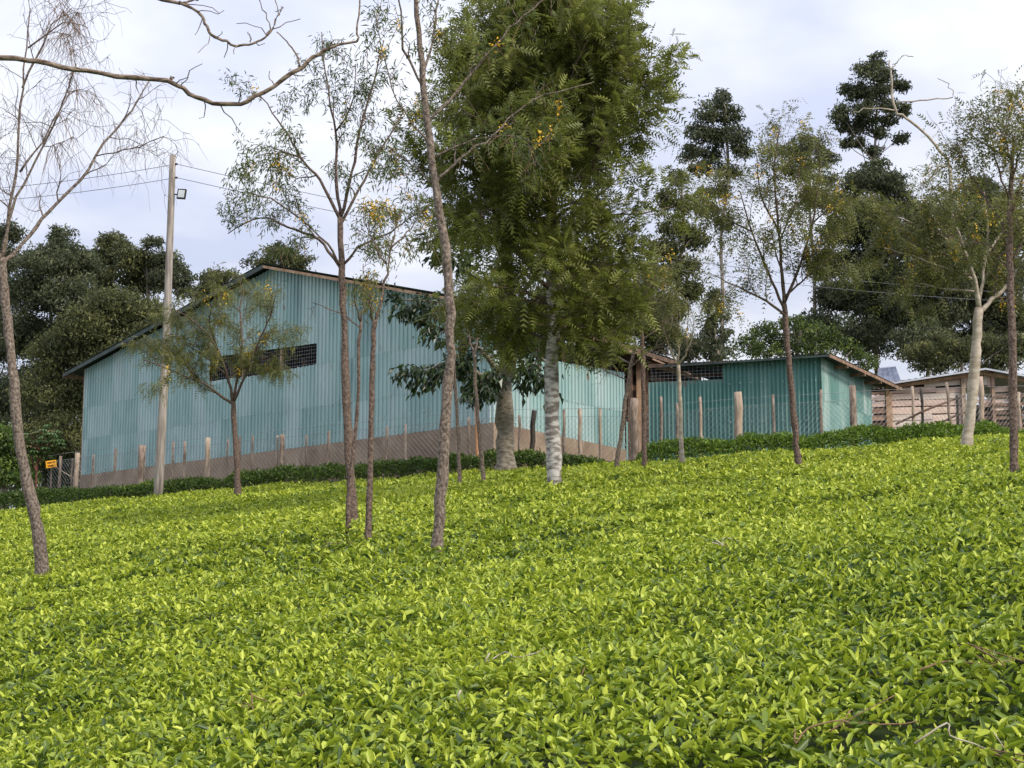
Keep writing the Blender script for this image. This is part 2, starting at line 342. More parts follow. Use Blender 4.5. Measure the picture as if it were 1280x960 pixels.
# dark sheet just below the leaf table; gap shade is put into its colour
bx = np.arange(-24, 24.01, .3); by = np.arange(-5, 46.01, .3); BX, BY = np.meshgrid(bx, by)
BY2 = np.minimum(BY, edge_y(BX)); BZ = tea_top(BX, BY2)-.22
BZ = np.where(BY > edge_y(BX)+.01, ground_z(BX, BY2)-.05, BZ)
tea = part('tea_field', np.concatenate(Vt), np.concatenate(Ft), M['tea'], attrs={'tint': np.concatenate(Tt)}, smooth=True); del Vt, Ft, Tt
tag(tea, 'bright yellow-green plucked tea bushes covering the sloping field', 'tea field', kind='stuff')
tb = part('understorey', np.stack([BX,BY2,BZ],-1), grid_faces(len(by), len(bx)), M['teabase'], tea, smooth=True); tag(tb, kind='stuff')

# ------------------------------------------------------------------ hedges at the top of the field
def hedge(name, label, x0, x1, h, m, seed, dens=2100, Lf=.085):
    rng = np.random.default_rng(seed); xa = P(x0, 600, 34)[0]*1.0
    X0, X1 = [np.interp(q, [e[0] for e in EDGE], EP[:,0]) for q in (x0, x1)]
    n = int((X1-X0)*dens); x = rng.uniform(X0, X1, n); a = rng.uniform(0, math.pi*.8, n)      # cross-section angle
    hh = h*(.88+.25*vnoise(x*.8, x*0, seed)+.25*(vnoise(x*2.3, x*0+4, seed)-.5)); k = np.minimum(1, np.minimum((x-X0)/.4+.3, (X1-x)/3.2+.3)); hh = hh*k
    rr = 1-np.minimum(rng.exponential(.09, n), .5)
    dy = -np.cos(a)*.5*rr; dz = np.sin(a)**.7*hh*rr
    yb = edge_y(x)+.5; z = tea_plane(x, edge_y(x))-.25+dz*(1+.25/h) + rng.normal(size=n)*.03
    pos = np.stack([x, yb+dy, z], -1); out = np.stack([rng.normal(size=n)*.6, -np.cos(a), np.sin(a)*.8+.3], -1)
    d = norm(out+.7*rng.normal(size=(n,3))); sc = rng.uniform(.6,1.3,n)
    V, F, mm = leaves(pos, d, norm(out+np.array([0,0,.6])), Lf*sc, Lf*.42*sc, False, .2)
    tint = np.clip(.42+.2*rng.normal(size=n)+.25*(dz/np.maximum(hh,.1)-.5)*0+.3*(vnoise(x*1.3,z*3,3)-.5), 0, 1)
    root = empty(name, (np.mean([X0,X1]), float(edge_y((X0+X1)/2))+.5, float(ground_z((X0+X1)/2, edge_y((X0+X1)/2)+.5))), label, 'hedge')
    o = part('foliage', V, F, m, root, {'tint': np.repeat(tint, mm)}, kind='stuff')
    # woody inner mass: stems
    st = []
    for q in np.arange(X0+.2, X1-.1, .28):
        ye = float(edge_y(q))+.5+rng.normal()*.1; zb = float(ground_z(q, ye))-.05
        st.append(child(rng, (q,ye,zb), (rng.normal()*.2, rng.normal()*.2, 1), .75+h*.5, 4, 0, .2))
    V, F = tubes([(s, np.linspace(.03,.008,4)) for s in st], 4); part('stems', V, F, M['twig'], root, kind='stuff')
    return root
hedge('hedge', 'dark green clipped hedge running below the plastered plinth of the big barn', -50, 775, .40, M['hedge'], 21)
hedge('hedge', 'lighter green hedge running past the green shed towards the plank cowshed', 795, 1340, .42, M['hedge_l'], 22)

# ------------------------------------------------------------------ corrugated sheets
def sheet(a, b, zb, zt, nrm, m, parent, pitch=.09, amp=.011, off=0., top_pts=None, rib=False, name='wall_sheet'):
    """one corrugated sheet standing on plan segment a-b; zb/zt are functions of distance along the wall"""
    (s0, s1), (A0, U) = a, b
    s = np.unique(np.r_[s0, np.arange(math.ceil(s0/pitch*4+.01), s1/pitch*4-.01)*pitch/4, s1])
    if top_pts is not None: s = np.unique(np.concatenate([s, [q for q in top_pts if s0 < q < s1]]))
    if rib:
        s = np.unique(np.r_[s0, s1, [q for q in (np.arange(math.floor(s0/pitch), s1/pitch+1)[:,None]+np.array([.5,.58,.84,.92])[None]).ravel()*pitch if s0 < q < s1], [q for q in (top_pts or []) if s0 < q < s1]])
        wv = np.interp((s/pitch)%1, [0,.5,.58,.84,.92,1], [0,0,1,1,0,0])*amp+off
    else: wv = amp*np.cos(2*math.pi*s/pitch)+off
    x = A0[0]+U[0]*s+nrm[0]*wv; y = A0[1]+U[1]*s+nrm[1]*wv
    lo, hi = zb(s), zt(s); V = np.concatenate([np.stack([x,y,lo],-1), np.stack([x,y,hi],-1)]); k = len(s); i = np.arange(k-1)
    F = np.stack([i, i+1, i+1+k, i+k], -1)
    return part(name, V, F, m, parent)
def lin(s0, z0, s1, z1): return lambda s: z0+(z1-z0)*(np.asarray(s,float)-s0)/(s1-s0)
def sheeted(parent, A0, U, nrm, L, rows, mats, width=.78, holes=(), pitch=.09, rng=None, top_pts=None, amp=.011, rib=False):
    """rows: list of (zb, zt); holes: list of (row index, s0, s1, zb, zt)"""
    for ri, (zb, zt) in enumerate(rows):
        cuts = list(np.arange(0, L-.15, width))+[L]
        for hr, h0, h1, *_ in holes:
            if hr == ri: cuts = [c for c in cuts if min(abs(c-h0), abs(c-h1)) > .12]+[h0, h1]
        cuts = sorted(set(float(c) for c in cuts))
        for ci, (s0, s1) in enumerate(zip(cuts[:-1], cuts[1:])):
            o = .006*ri+.004*(ci%2); j = rng.normal()*.012 if rng is not None else 0
            mm = mats[rng.integers(len(mats))]; mid = (s0+s1)/2; hl = [h for h in holes if h[0]==ri and h[1]-1e-3 <= mid <= h[2]+1e-3]
            z0 = (lambda s, zb=zb, j=j, ri=ri: zb(s)+(j-.04 if ri else 0))
            over = .02 if s1 < L-.01 else 0
            if hl:
                h = hl[0]
                sheet((s0, s1+over), (A0,U), h[4], zt, nrm, mm, parent, pitch, amp, o, top_pts, rib)
                if np.max(h[3](np.array([s0,s1]))-zb(np.array([s0,s1]))) > .05: sheet((s0, s1+over), (A0,U), z0, h[3], nrm, mm, parent, pitch, amp, o, None, rib)
            else: sheet((s0, s1+over), (A0,U), z0, zt, nrm, mm, parent, pitch, amp, o, top_pts, rib)
def nails(parent, A0, U, nrm, L, zf, step=.27, rng=None, size=.016, skip=None):
    bs = []
    for s in np.arange(.1, L, step):
        if rng.random() < .12 or (skip and skip(s)): continue
        c = np.array([A0[0]+U[0]*s+nrm[0]*.03, A0[1]+U[1]*s+nrm[1]*.03, float(zf(s))+rng.normal()*.012]); d = np.array([nrm[0],nrm[1],0])*.012
        bs.append(beam(c-d, c+d, size*2*(.6+.6*rng.random()), size*2))
    V, F = join(bs); part('nail_row', V, F, M['nail'], parent, kind='stuff')
def Z(px, py, Y): return P(px, py, Y)[2]
def plan(px, A0, U):
    k = ray(px, 480)[0]/1.0
    # along A0+U*s the photo column px: X/Y' where Y' accounts for pitch; solved by bisection on projected column
    lo, hi = 0., 60.
    def col(s):
        X, Yy = A0[0]+U[0]*s, A0[1]+U[1]*s; z = 4.0
        return 640+FPX*X/(Yy*math.cos(PITCH)+(z)*math.sin(PITCH))
    inc = col(1.) > col(0.)
    for _ in range(60):
        m = (lo+hi)/2
        if (col(m) < px) == inc: lo = m
        else: hi = m
    return (lo+hi)/2

# ------------------------------------------------------------------ the big barn
rb = np.random.default_rng(12)
Y0 = 37.0; C0 = P(617, 528, Y0)[:2]
UG = norm(np.array([-.72,.69])); UR = norm(np.array([.58,.81]))
NG = np.array([-UG[1], UG[0]]); NG = NG if NG[1] < 0 else -NG
NR = np.array([UR[1], -UR[0]]); NR = NR if NR[1] < 0 else -NR
LG = plan(102, C0, UG); LA = plan(335, C0, UG); LR = plan(781, C0, UR)
def at(A0, U, s): return np.array([A0[0]+U[0]*s, A0[1]+U[1]*s])
YL = at(C0,UG,LG)[1]; YA = at(C0,UG,LA)[1]; YR = at(C0,UR,LR)[1]
barn = empty('barn', (*at(C0,UG,LG/2), float(ground_z(*at(C0,UG,LG/2)))), 'large gabled barn clad in teal corrugated sheets above a plastered plinth', 'barn')
zpl = lin(0, Z(617,528,Y0), LG, Z(102,594,YL)); zl1 = lin(0, Z(617,476,Y0), LG, Z(102,548,YL)); zl2 = lin(0, Z(617,415,Y0), LG, Z(102,509,YL))
zE0, zAp, zEL = Z(617,384,Y0), Z(335,336,YA), Z(102,462,YL)
def zgab(s): s = np.asarray(s,float); return np.where(s < LA, zE0+(zAp-zE0)*s/LA, zAp+(zEL-zAp)*(s-LA)/(LG-LA))
w0, w1 = plan(396, C0, UG), plan(261, C0, UG)
zwb = lin(w0, Z(396,456,at(C0,UG,w0)[1]), w1, Z(261,477,at(C0,UG,w1)[1])); zwt = lin(w0, Z(396,429,at(C0,UG,w0)[1]), w1, Z(261,447,at(C0,UG,w1)[1]))
sheeted(barn, C0, UG, NG, LG, [(zpl, zl1), (zl1, zl2), (zl2, zgab)], [M['teal'],M['teal2'],M['teal'],M['teal3']], holes=[(2,w0,w1,zwb,zwt)], rng=rb, top_pts=[LA], pitch=.165, amp=.036, rib=True)
for zf in (zl1, zl2, lambda s: zpl(s)+.12, lambda s: (zpl(s)+zl1(s))/2): nails(barn, C0, UG, NG, LG, zf, rng=rb, skip=None)
nails(barn, C0, UG, NG, LG, lambda s: zl2(s)+(zgab(s)-zl2(s))*.55, rng=rb, skip=lambda s: w0 < s < w1)
# plinth of the gable and of the side
def plinth(A0, U, nrm, L, zt, s_off=0):
    s = np.linspace(-s_off, L, 24); o = .05
    x = A0[0]+U[0]*s; y = A0[1]+U[1]*s; V = []
    for off, zz in ((o, ground_z(x,y)-.4), (o, zt(s)-.01), (-.1, zt(s)+.004), (-.1, ground_z(x,y)-.4)): V.append(np.stack([x+nrm[0]*off, y+nrm[1]*off, zz], -1))
    V = np.concatenate(V); k = len(s); i = np.arange(k-1); F = np.concatenate([np.stack([i+a*k, i+1+a*k, i+1+b*k, i+b*k],-1) for a, b in ((0,1),(1,2),(2,3))])
    F = np.concatenate([F, [[0,k,2*k,3*k],[k-1,2*k-1,3*k-1,4*k-1]]]); part('plinth', V, F, M['plinth'], barn)
plinth(C0, UG, NG, LG, zpl, .05)
zplR = lin(0, Z(617,528,Y0), LR, Z(781,562,YR)); zTR = lin(0, Z(617,438,Y0), LR, Z(781,466,YR))
plinth(C0, UR, NR, LR, zplR, 0)
zmR = lambda s: zplR(s)+(zTR(s)-zplR(s))*.5
sheeted(barn, C0, UR, NR, LR, [(zplR, zmR), (zmR, zTR)], [M['teal'],M['teal2'],M['teal'],M['teal3']], rng=rb, pitch=.165, amp=.036, rib=True)
for zf in (zmR, lambda s: zTR(s)-.1, lambda s: zplR(s)+.1): nails(barn, C0, UR, NR, LR, zf, rng=rb)
# window slot: frame rails, with posts and wire grille as its pieces
V, F = join([beam((*(at(C0,UG,w0)-NG*.05), float(zf(w0))+d), (*(at(C0,UG,w1)-NG*.05), float(zf(w1))+d), .06,.09) for zf, d in ((zwb,-.05),(zwt,.05))]); wfr = part('window_frame', V, F, M['timber_d'], barn)
for px in (348, 300):
    s = plan(px, C0, UG); q = at(C0,UG,s)-NG*.06
    V, F = beam((*q, float(zwb(s))-.15), (*q, float(zwt(s))+.15), .10 if px==348 else .07, .08, (*NG,0)); part('post', V, F, M['timber'], wfr)
gr = []
for s in np.arange(w0, w1, .11):
    q = at(C0,UG,s)-NG*.015; gr.append(beam((*q,float(zwb(s))), (*q,float(zwt(s))), .006,.006,(*NG,0)))
for f in np.arange(.1, 1, .16):
    a_, b_ = at(C0,UG,w0)-NG*.015, at(C0,UG,w1)-NG*.015; gr.append(beam((*a_, float(zwb(w0)+f*(zwt(w0)-zwb(w0)))), (*b_, float(zwb(w1)+f*(zwt(w1)-zwb(w1)))), .006,.006))
V, F = join(gr); part('grille', V, F, M['wire'], wfr)
for px, dpt, mm in ((285,.9,'plank'),(372,1.1,'timber')):
    s_ = plan(px, C0, UG); q = at(C0,UG,s_)-NG*dpt; bpart_ = beam((*q, float(ground_z(*q))), (*(q+UG*1.2), float(zwt(s_))-.1), .16, .05); part('inner_brace', *bpart_, M[mm], barn)
# far walls (close the barn), roof, timbers
DEPTH = 11.0
EV = lin(0, zE0, 8.6, Z(831,452,at(C0,UR,8.6)[1]))             # eave height along the side
def wall_plain(name, a, b, za0, za1, zb0, zb1, m):
    V = np.array([(*a,za0),(*b,zb0),(*b,zb1),(*a,za1)]); part(name, V, [[0,1,2,3]], m, barn)
cL = at(C0,UG,LG); cLb = cL+UR*DEPTH; cRb = at(C0,UR,DEPTH); apb = at(C0,UG,LA)+UR*DEPTH
zb_ = float(np.min(ground_z(*cL)))-.5
wall_plain('end_wall', cL+UR*.02, cLb, zb_, zEL-.05, zb_, zEL-.05, M['teal'])
wall_plain('back_wall', cLb, apb, zb_, zEL-.05, zb_, zAp-.1, M['teal2']); wall_plain('back_wall', apb, cRb, zb_, zAp-.1, zb_, float(EV(DEPTH))-.05, M['teal2'])
def roof_plane(ea, eb, ra, rb_, n, name='roof'):
    """corrugated roof slope: eave a-b, ridge a-b; each sheet strip its own part"""
    for k in range(n):
        f0, f1 = k/n, (k+1)/n+.004; s = np.linspace(f0, f1, 9); wv = .015*np.cos(np.arange(9)*math.pi)+.004*(k%2)
        E = ea+(eb-ea)*s[:,None]; Rr = ra+(rb_-ra)*s[:,None]; E = E.copy(); Rr = Rr.copy(); E[:,2] += wv; Rr[:,2] += wv
        V = np.concatenate([E, Rr]); i = np.arange(8); part('roof_sheet', V, np.stack([i,i+1,i+10,i+9],-1), M['roof'], barn, smooth=True)
OV = -UR*.38                                                    # overhang past the gable
apF = np.array([*(at(C0,UG,LA)+OV), zAp+.10]); apB = np.array([*(apb), zAp+.10])
dR = (zE0-zAp)/LA; dL = (zEL-zAp)/(LG-LA)
erF = np.array([*(at(C0,UG,-.75)+OV), zE0+.10+dR*.75]); erB = np.array([*(at(C0,UG,-.75)+UR*DEPTH), float(EV(DEPTH))+.10+dR*.75])
elF = np.array([*(at(C0,UG,LG+.9)+OV), zEL+.10+dL*.9]); elB = np.array([*(at(C0,UG,LG+.9)+UR*DEPTH), zEL+.10+dL*.9])
roof_plane(erF, erB, apF, apB, 14); roof_plane(elF, elB, apF, apB, 14)
dn = np.array([0,0,.10])
def bpart(name, a, b, w, h, m, parent, up=(0,0,1)):
    V, F = beam(a, b, w, h, up); return part(name, V, F, m, parent)
bpart('barge_board', erF-dn, apF-dn*1.0, .035, .08, M['timber'], barn); bpart('barge_board', elF-dn, apF-dn*1.02, .035, .12, M['roof'], barn)
bpart('eave_board', erF-dn+np.array([*UR,0])*.05, erB-dn, .03, .12, M['timber_d'], barn); bpart('eave_board', elF-dn, elB-dn, .03, .14, M['timber'], barn)
for k in range(1, 9):                                            # rafters reach out over the side wall
    f = k/9.; e = erF+(erB-erF)*f-np.array([0,0,.16]); r_ = apF+(apB-apF)*f-np.array([0,0,.16]); bpart('rafter', e, e+(r_-e)*.4, .06, .12, M['timber_d'], barn)
for k in range(7):                                               # posts standing in the open gap above the side wall
    s = .3+k*1.02; q = at(C0,UR,s)-NR*.12; bpart('wall_post', (*q, float(ground_z(*q))), (*q, float(EV(s))-.05), .10, .10, M['timber'] if k%2 else M['timber_d'], barn, (1,0,0))
q = at(C0,UG,LG+.05)+UR*.1; bpart('corner_post', (*q, float(ground_z(*q))-.1), (*q, zEL+.0), .16, .16, M['timber'], barn, (1,0,0))
# broken open bay beyond the side wall: rails and posts under the drooping roof
bay0, bay1 = at(C0,UR,LR+.15), at(C0,UR,DEPTH)
for k in range(5):
    z = Z(781,466,YR)-.1-.42*k; bpart('bay_rail', (*(bay0-NR*.1), z+.6), (*(bay1-NR*.1), z+.5), .05, .16, M['timber_d'] if k%2 else M['timber'], barn)
for k, px in enumerate((786, 797, 806)):
    s = plan(px, C0, UR); q = at(C0,UR,s)+NR*.06; bpart('bay_post', (*q, float(ground_z(*q))-.1), (*q, float(EV(s))), .14, .14, M['timber'] if k == 1 else M['timber_d'], barn, (1,0,0))
V = np.array([(*(bay0-NR*.5), zb_), (*(bay1-NR*.5), zb_), (*(bay1-NR*.5), float(EV(DEPTH))-.1), (*(bay0-NR*.5), float(EV(LR)))]); part('bay_backing', V, [[0,1,2,3]], M['dark'], barn)  # added dark sheet standing in for the shaded interior of the bay
sheeted(barn, at(C0,UR,LR+.02)+NR*.03, UR, NR, DEPTH-LR, [(lambda s: np.asarray(s)*0+Z(781,575,YR), lambda s: np.asarray(s)*0+Z(781,527,YR))], [M['green2'],M['teal']], rng=rb)
for k in range(5):                                               # purlin stubs and loose laths at the eave
    f = .35+.14*k; e = erF+(erB-erF)*f-np.array([0,0,.2]); bpart('lath', e, e+np.array([*(UR*1.1), -.1*k+.1]), .03, .05, M['timber_m'], barn)

# ------------------------------------------------------------------ the green shed
rs = np.random.default_rng(5)
S0 = P(1026, 500, 35.0)[:2]; UF = norm(np.array([-.88,.47])); US = norm(np.array([.47,.88]))
NF = np.array([-UF[1], UF[0]]); NF = NF if NF[1] < 0 else -NF
NS = np.array([US[1], -US[0]])
LF = plan(812, S0, UF); LS = plan(1090, S0, US); YF = at(S0,UF,LF)[1]; YS = at(S0,US,LS)[1]
shed = empty('shed', (*at(S0,UF,LF/2), float(ground_z(*at(S0,UF,LF/2)))), 'low green corrugated shed with single-pitch roof and slot window', 'shed')
gb = lambda A0, U: (lambda s: ground_z(A0[0]+U[0]*np.asarray(s,float), A0[1]+U[1]*np.asarray(s,float))-.1)
zFt = lin(0, Z(1026,446,35), LF, Z(812,457,YF)); h0, h1 = plan(906, S0, UF), LF-.02
zhb = lin(h0, Z(906,474,at(S0,UF,h0)[1]), h1, Z(820,478,at(S0,UF,h1)[1])); zht = lambda s: zFt(s)-.03
sheeted(shed, S0, UF, NF, LF, [(gb(S0,UF), zFt)], [M['green']], holes=[(0,h0,h1,zhb,zht)], rng=rs, pitch=.105, amp=.030)
zSt = lin(0, Z(1026,447,35), LS, Z(1090,475,YS)); zSm = lambda s: zSt(s)-.95
sheeted(shed, S0, US, NS, LS, [(gb(S0,US), zSm), (zSm, zSt)], [M['green2'],M['green']], rng=rs, pitch=.105, amp=.030, width=.75)
for zf in (lambda s: zFt(s)-.12, lambda s: zFt(s)-.55, lambda s: zFt(s)-1.5): nails(shed, S0, UF, NF, h0, zf, rng=rs, size=.011)
for zf in (zSm, lambda s: zSt(s)-.1): nails(shed, S0, US, NS, LS, zf, rng=rs, size=.012)
sF, sS = S0+UF*LF, S0+US*LS; sB = sF+US*LS
for nm, a, b, z1, z2 in (('back_wall', sS+UF*.02, sB, float(zSt(LS)), float(zFt(LF))-.4), ('end_wall', sB, sF+US*.02, float(zFt(LF))-.4, float(zhb(h1)))):
    V = np.array([(*a, float(ground_z(*a))-.2), (*b, float(ground_z(*b))-.2), (*b, z2), (*a, z1)]); part(nm, V, [[0,1,2,3]], M['green'], shed)
gr = [beam((*(at(S0,UF,s)-NF*.02), float(zhb(s))), (*(at(S0,UF,s)-NF*.02), float(zht(s))), .006,.006,(*NF,0)) for s in np.arange(h0+.05, h1, .11)]
for f in (.2,.4,.6,.8): gr.append(beam((*(at(S0,UF,h0)-NF*.02), float(zhb(h0)+f*(zht(h0)-zhb(h0)))), (*(at(S0,UF,h1)-NF*.02), float(zhb(h1)+f*(zht(h1)-zhb(h1)))), .006,.006))
V, F = join(gr); part('window_grille', V, F, M['wire'], shed)
bpart('window_rail', (*(at(S0,UF,h0)-NF*.05), float(zhb(h0))-.04), (*(at(S0,UF,h1)-NF*.05), float(zhb(h1))-.04), .06,.08, M['timber'], shed)
bpart('window_lintel', (*(at(S0,UF,h0-.1)+NF*.06), float(zFt(h0))-.03), (*(at(S0,UF,h1)+NF*.06), float(zFt(h1))-.03), .05,.09, M['timber_d'], shed)
rFR, rFL = P(1037,441.5,34.6), P(829,455,at(S0,UF,LF)[1]-.3); rBR = P(1127,484,YS+.9); rBL = rFL+rBR-rFR
nst = 7
for k in range(nst):
    s = np.linspace(k/nst, (k+1)/nst+.004, 21); wv = .014*np.cos(np.linspace(0,20,21)*math.pi*.5*2/2)+.004*(k%2)
    E = rFR+(rFL-rFR)*s[:,None]; Rr = rBR+(rBL-rBR)*s[:,None]; E[:,2] += wv-.03*np.sin(s*math.pi); Rr[:,2] += wv
    V = np.concatenate([E, Rr]); i = np.arange(20); part('roof_sheet', V, np.stack([i,i+1,i+22,i+21],-1), M['green'] if k%2 else M['roof'], shed, smooth=True)
bpart('barge_board', rFR+np.array([0,0,-.06]), rBR+np.array([0,0,-.06]), .03, .08, M['timber_m'], shed)
bpart('fascia', rFR+np.array([0,0,-.055])+(rFL-rFR)*.005, rFL+np.array([0,0,-.06]), .02, .05, M['roof'], shed)
for f in (.22, .45, .68, .92):
    a = rFR+(rBR-rFR)*f-np.array([0,0,.12]); bpart('purlin', a+(rFL-rFR)*-.004, a+(rFL-rFR)*.96, .06, .09, M['timber_m'], shed)
q = P(1110, 520, YS+.6)[:2]; bpart('eave_post', (*q, float(ground_z(*q))-.1), (*q, Z(1110,477,YS+.6)), .11, .11, M['timber'], shed, (1,0,0))

# ------------------------------------------------------------------ plank cowshed on the right
rc = np.random.default_rng(8); YC = 43.0
cow = empty('cowshed', (*P(1195,520,YC)[:2], float(ground_z(*P(1195,520,YC)[:2]))), 'rough pinkish plank cowshed with pale metal roof edge beyond the shed', 'cowshed')
pm = [M['plank'], M['plank2'], M['plank4']]
V, F = beam(P(1112,509,YC+.12), P(1204,505,YC+.12), .02, 62/FPX*YC); part('backing', V, F, M['dark'], cow)  # dark sheet added behind the planks so their gaps read dark
def plank(px0, py0, px1, py1, hpx, m, d=0., name='plank', th=.03):
    a, b = P(px0,py0,YC-d), P(px1,py1,YC-d); V, F = beam(a, b, th, hpx/FPX*YC); V = V.copy()
    V[:,2] += rc.normal(size=8)*.007; return part(name, V, F, m, cow)
rows = [480.5, 487.6, 495.6, 504, 513.4, 522, 530.4, 539]; hs = [6.2, 6.6, 7.1, 7.8, 7.9, 7.4, 7.4, 7.4]
for k, (y, h) in enumerate(zip(rows, hs)):
    xs_ = [1112, 1112+rc.uniform(35,60), 1202]
    if k in (3,4): xs_ = [1112, 1202]
    for xa, xb in zip(xs_[:-1], xs_[1:]):
        dy = (480.5-y)*.02 if k else -2
        plank(xa, y+.8+dy*.3, xb-.3, y-.8+dy, h, pm[rc.integers(3)] if k not in (1,) else M['plank2'], rc.uniform(0,.02))
plank(1126, 478.5, 1203, 470.5, 6.5, M['plank3'], .06, 'top_log', .12)
for k in range(7):                                               # upright boards of the gable
    x = 1205.5+k*5.3; a, b = P(x,484-(k%3)*1.2,YC-.02), P(x,464-k*.7 if k<6 else 461.5,YC-.02); V, F = beam(a, b, 4.9/FPX*YC, .025, (0,1,0)); part('gable_board', V, F, pm[k%3], cow)
for k, (y, x0, x1, mm) in enumerate(((487,1238,1262,'plank'),(494,1238,1300,'plank3'),(501,1205,1262,'plank2'),(505,1228,1300,'plank3'),(510,1238,1262,'plank'),(516,1228,1300,'timber_d'),(522,1228,1300,'plank3'),(529,1228,1300,'timber_d'),(535,1206,1300,'plank3'))):
    plank(x0, y+.8, x1, y-.6, 4.2 if mm!='plank' else 6, M[mm], .05*(k%2), 'rail', .05)
for x, y0, w, mm in ((1112,484,4,'timber'),(1203,466,5,'post_l'),(1240,462,4,'plank3'),(1262,463,4,'plank'),(1290,465,5,'post')):
    a = P(x,y0,YC-.1); bpart('post', (a[0],a[1],float(ground_z(a[0],a[1]))-.1), a, w/FPX*YC, w/FPX*YC, M[mm], cow, (1,0,0))
for y, mm in ((490,'plank3'),(498,'plank'),(506,'plank2'),(514,'plank3'),(523,'plank3'),(532,'timber_d')):
    plank(1089, y, 1110, y-1, 6.6, M[mm], .02)
rA, rB, rC_ = P(1112,478,YC-.45), P(1232,459.5,YC-.45), P(1330,477,YC-.45); back = np.array([.8,5.5,0])
for nm, a, b in (('roof_slope', rA, rB), ('roof_slope', rB, rC_)):
    s = np.linspace(0,1,60); wv = .012*np.cos(np.arange(60)*math.pi/2*1.0); E = a+(b-a)*s[:,None]; V0 = E.copy(); V0[:,2] += wv; V1 = V0+back; V = np.concatenate([V0,V1]); i = np.arange(59)
    part(nm, V, np.stack([i,i+1,i+61,i+60],-1), M['roof_p'], cow, smooth=True)
    bpart('roof_edge', a-np.array([0,0,.035]), b-np.array([0,0,.035]), .02, .05, M['roof_p'], cow)
    bpart('rafter', a-np.array([0,-.3,.12]), b-np.array([0,-.3,.12]), .06, .09, M['timber'], cow)
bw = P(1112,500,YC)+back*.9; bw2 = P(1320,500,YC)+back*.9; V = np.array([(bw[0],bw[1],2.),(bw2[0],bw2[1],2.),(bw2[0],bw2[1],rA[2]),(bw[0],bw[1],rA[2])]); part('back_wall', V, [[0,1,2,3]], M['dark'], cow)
# small metal roof peeking out behind
hut = empty('hut', (*P(1108,480,52)[:2], float(ground_z(*P(1108,480,52)[:2]))), 'small blue-grey metal roofed hut showing behind the green shed eave', 'hut')
a, b, c, d = P(1096,477,50), P(1126,477,50), P(1119,458,52), P(1098,460,52)
for k in range(4):
    f0, f1 = k/4, (k+1)/4+.01; s = np.linspace(f0,f1,9); wv = .02*np.cos(np.arange(9)*math.pi); E = a+(b-a)*s[:,None]; T = d+(c-d)*s[:,None]; E[:,2] += wv; T[:,2] += wv
    i = np.arange(8); part('roof_sheet', np.concatenate([E,T]), np.stack([i,i+1,i+10,i+9],-1), M['roof_b'], hut)
gz = float(ground_z(a[0],a[1]))-.1
for nm, p, q in (('front_wall', a, b), ('back_wall', d, c)):
    V = np.array([(p[0],p[1]+.1,gz),(q[0],q[1]+.1,gz),(q[0],q[1]+.1,q[2]-.02),(p[0],p[1]+.1,p[2]-.02)]); part(nm, V, [[0,1,2,3]], M['plank2'], hut)

# ------------------------------------------------------------------ fence: posts, stakes, chain-link, strands
rf = np.random.default_rng(17)
fx = [e[0] for e in EDGE]; fy = [e[2] for e in EDGE]
def fenceY(px): return float(np.interp(px, fx, fy))+1.15
def fence(label, px0, px1, posts, toppx):
    Ym = fenceY((px0+px1)/2); b0 = P((px0+px1)/2, 560, Ym)
    root = empty('fence', (b0[0], b0[1], float(ground_z(b0[0],b0[1]))), label, 'fence')
    for px, py, w, mm, lean in posts:
        Y = fenceY(px); a = P(px,py,Y); gz = float(ground_z(a[0],a[1]))-.15; r = w/2/FPX*Y
        n = 7; t = np.linspace(0,1,n); pts = np.stack([a[0]+lean*(t-1)*-1*0.0+lean*(1-t), np.full(n,a[1]), gz+(a[2]-gz)*t], -1); pts[1:-1,:2] += rf.normal(size=(n-2,2))*r*.22
        V, F = tubes([(pts, r*(1.08-.18*t)*(1+rf.normal(size=n)*.06))], 7); part('post' if w > 5 else 'stake', V, F, M[mm], root, smooth=True)
    # chain-link: zigzag wires between the posts
    pxs = np.linspace(px0, px1, 60); line = np.array([P(p, np.interp(p, *toppx), fenceY(p)) for p in pxs]); ds = np.r_[0, np.cumsum(np.linalg.norm(np.diff(line[:,:2],axis=0),axis=1))]
    Lx = ds[-1]; H = 1.5; pit = .13; wires = []
    def pt(s, f):
        s = min(max(s,0),Lx); x = np.interp(s, ds, line[:,0]); y = np.interp(s, ds, line[:,1]); zt = np.interp(s, ds, line[:,2]); return np.array([x, y-.03, zt-H*(1-f)])
    for s in np.arange(-H, Lx, pit):
        for sg in (1,-1):
            s0, s1 = (s, s+H) if sg > 0 else (s+H, s); f0, f1 = 0., 1.
            if s0 < 0: f0 = -s0/H; s0 = 0
            if s1 < 0: f1 = 1+s1/H; s1 = 0
            if s1 > Lx: f1 = (Lx-s0)/H; s1 = Lx
            if s0 > Lx: f0 = (s0-Lx)/H; s0 = Lx
            if f1-f0 < .05: continue
            wires.append((np.array([pt(s0,f0), pt((s0+s1)/2,(f0+f1)/2), pt(s1,f1)]), .0028))
    V, F = tubes(wires, 3); part('wire_mesh', V, F, M['wire'], root, kind='stuff')
    for f in (1.0, 1.12):
        pts = np.array([pt(s, f) for s in np.linspace(0, Lx, 40)]); V, F = tubes([(pts, .004)], 4); part('wire_strand', V, F, M['wire'], root)
    return root
def st(px, py, w=3.6, m='post', lean=0.): return (px, py, w, m, lean)
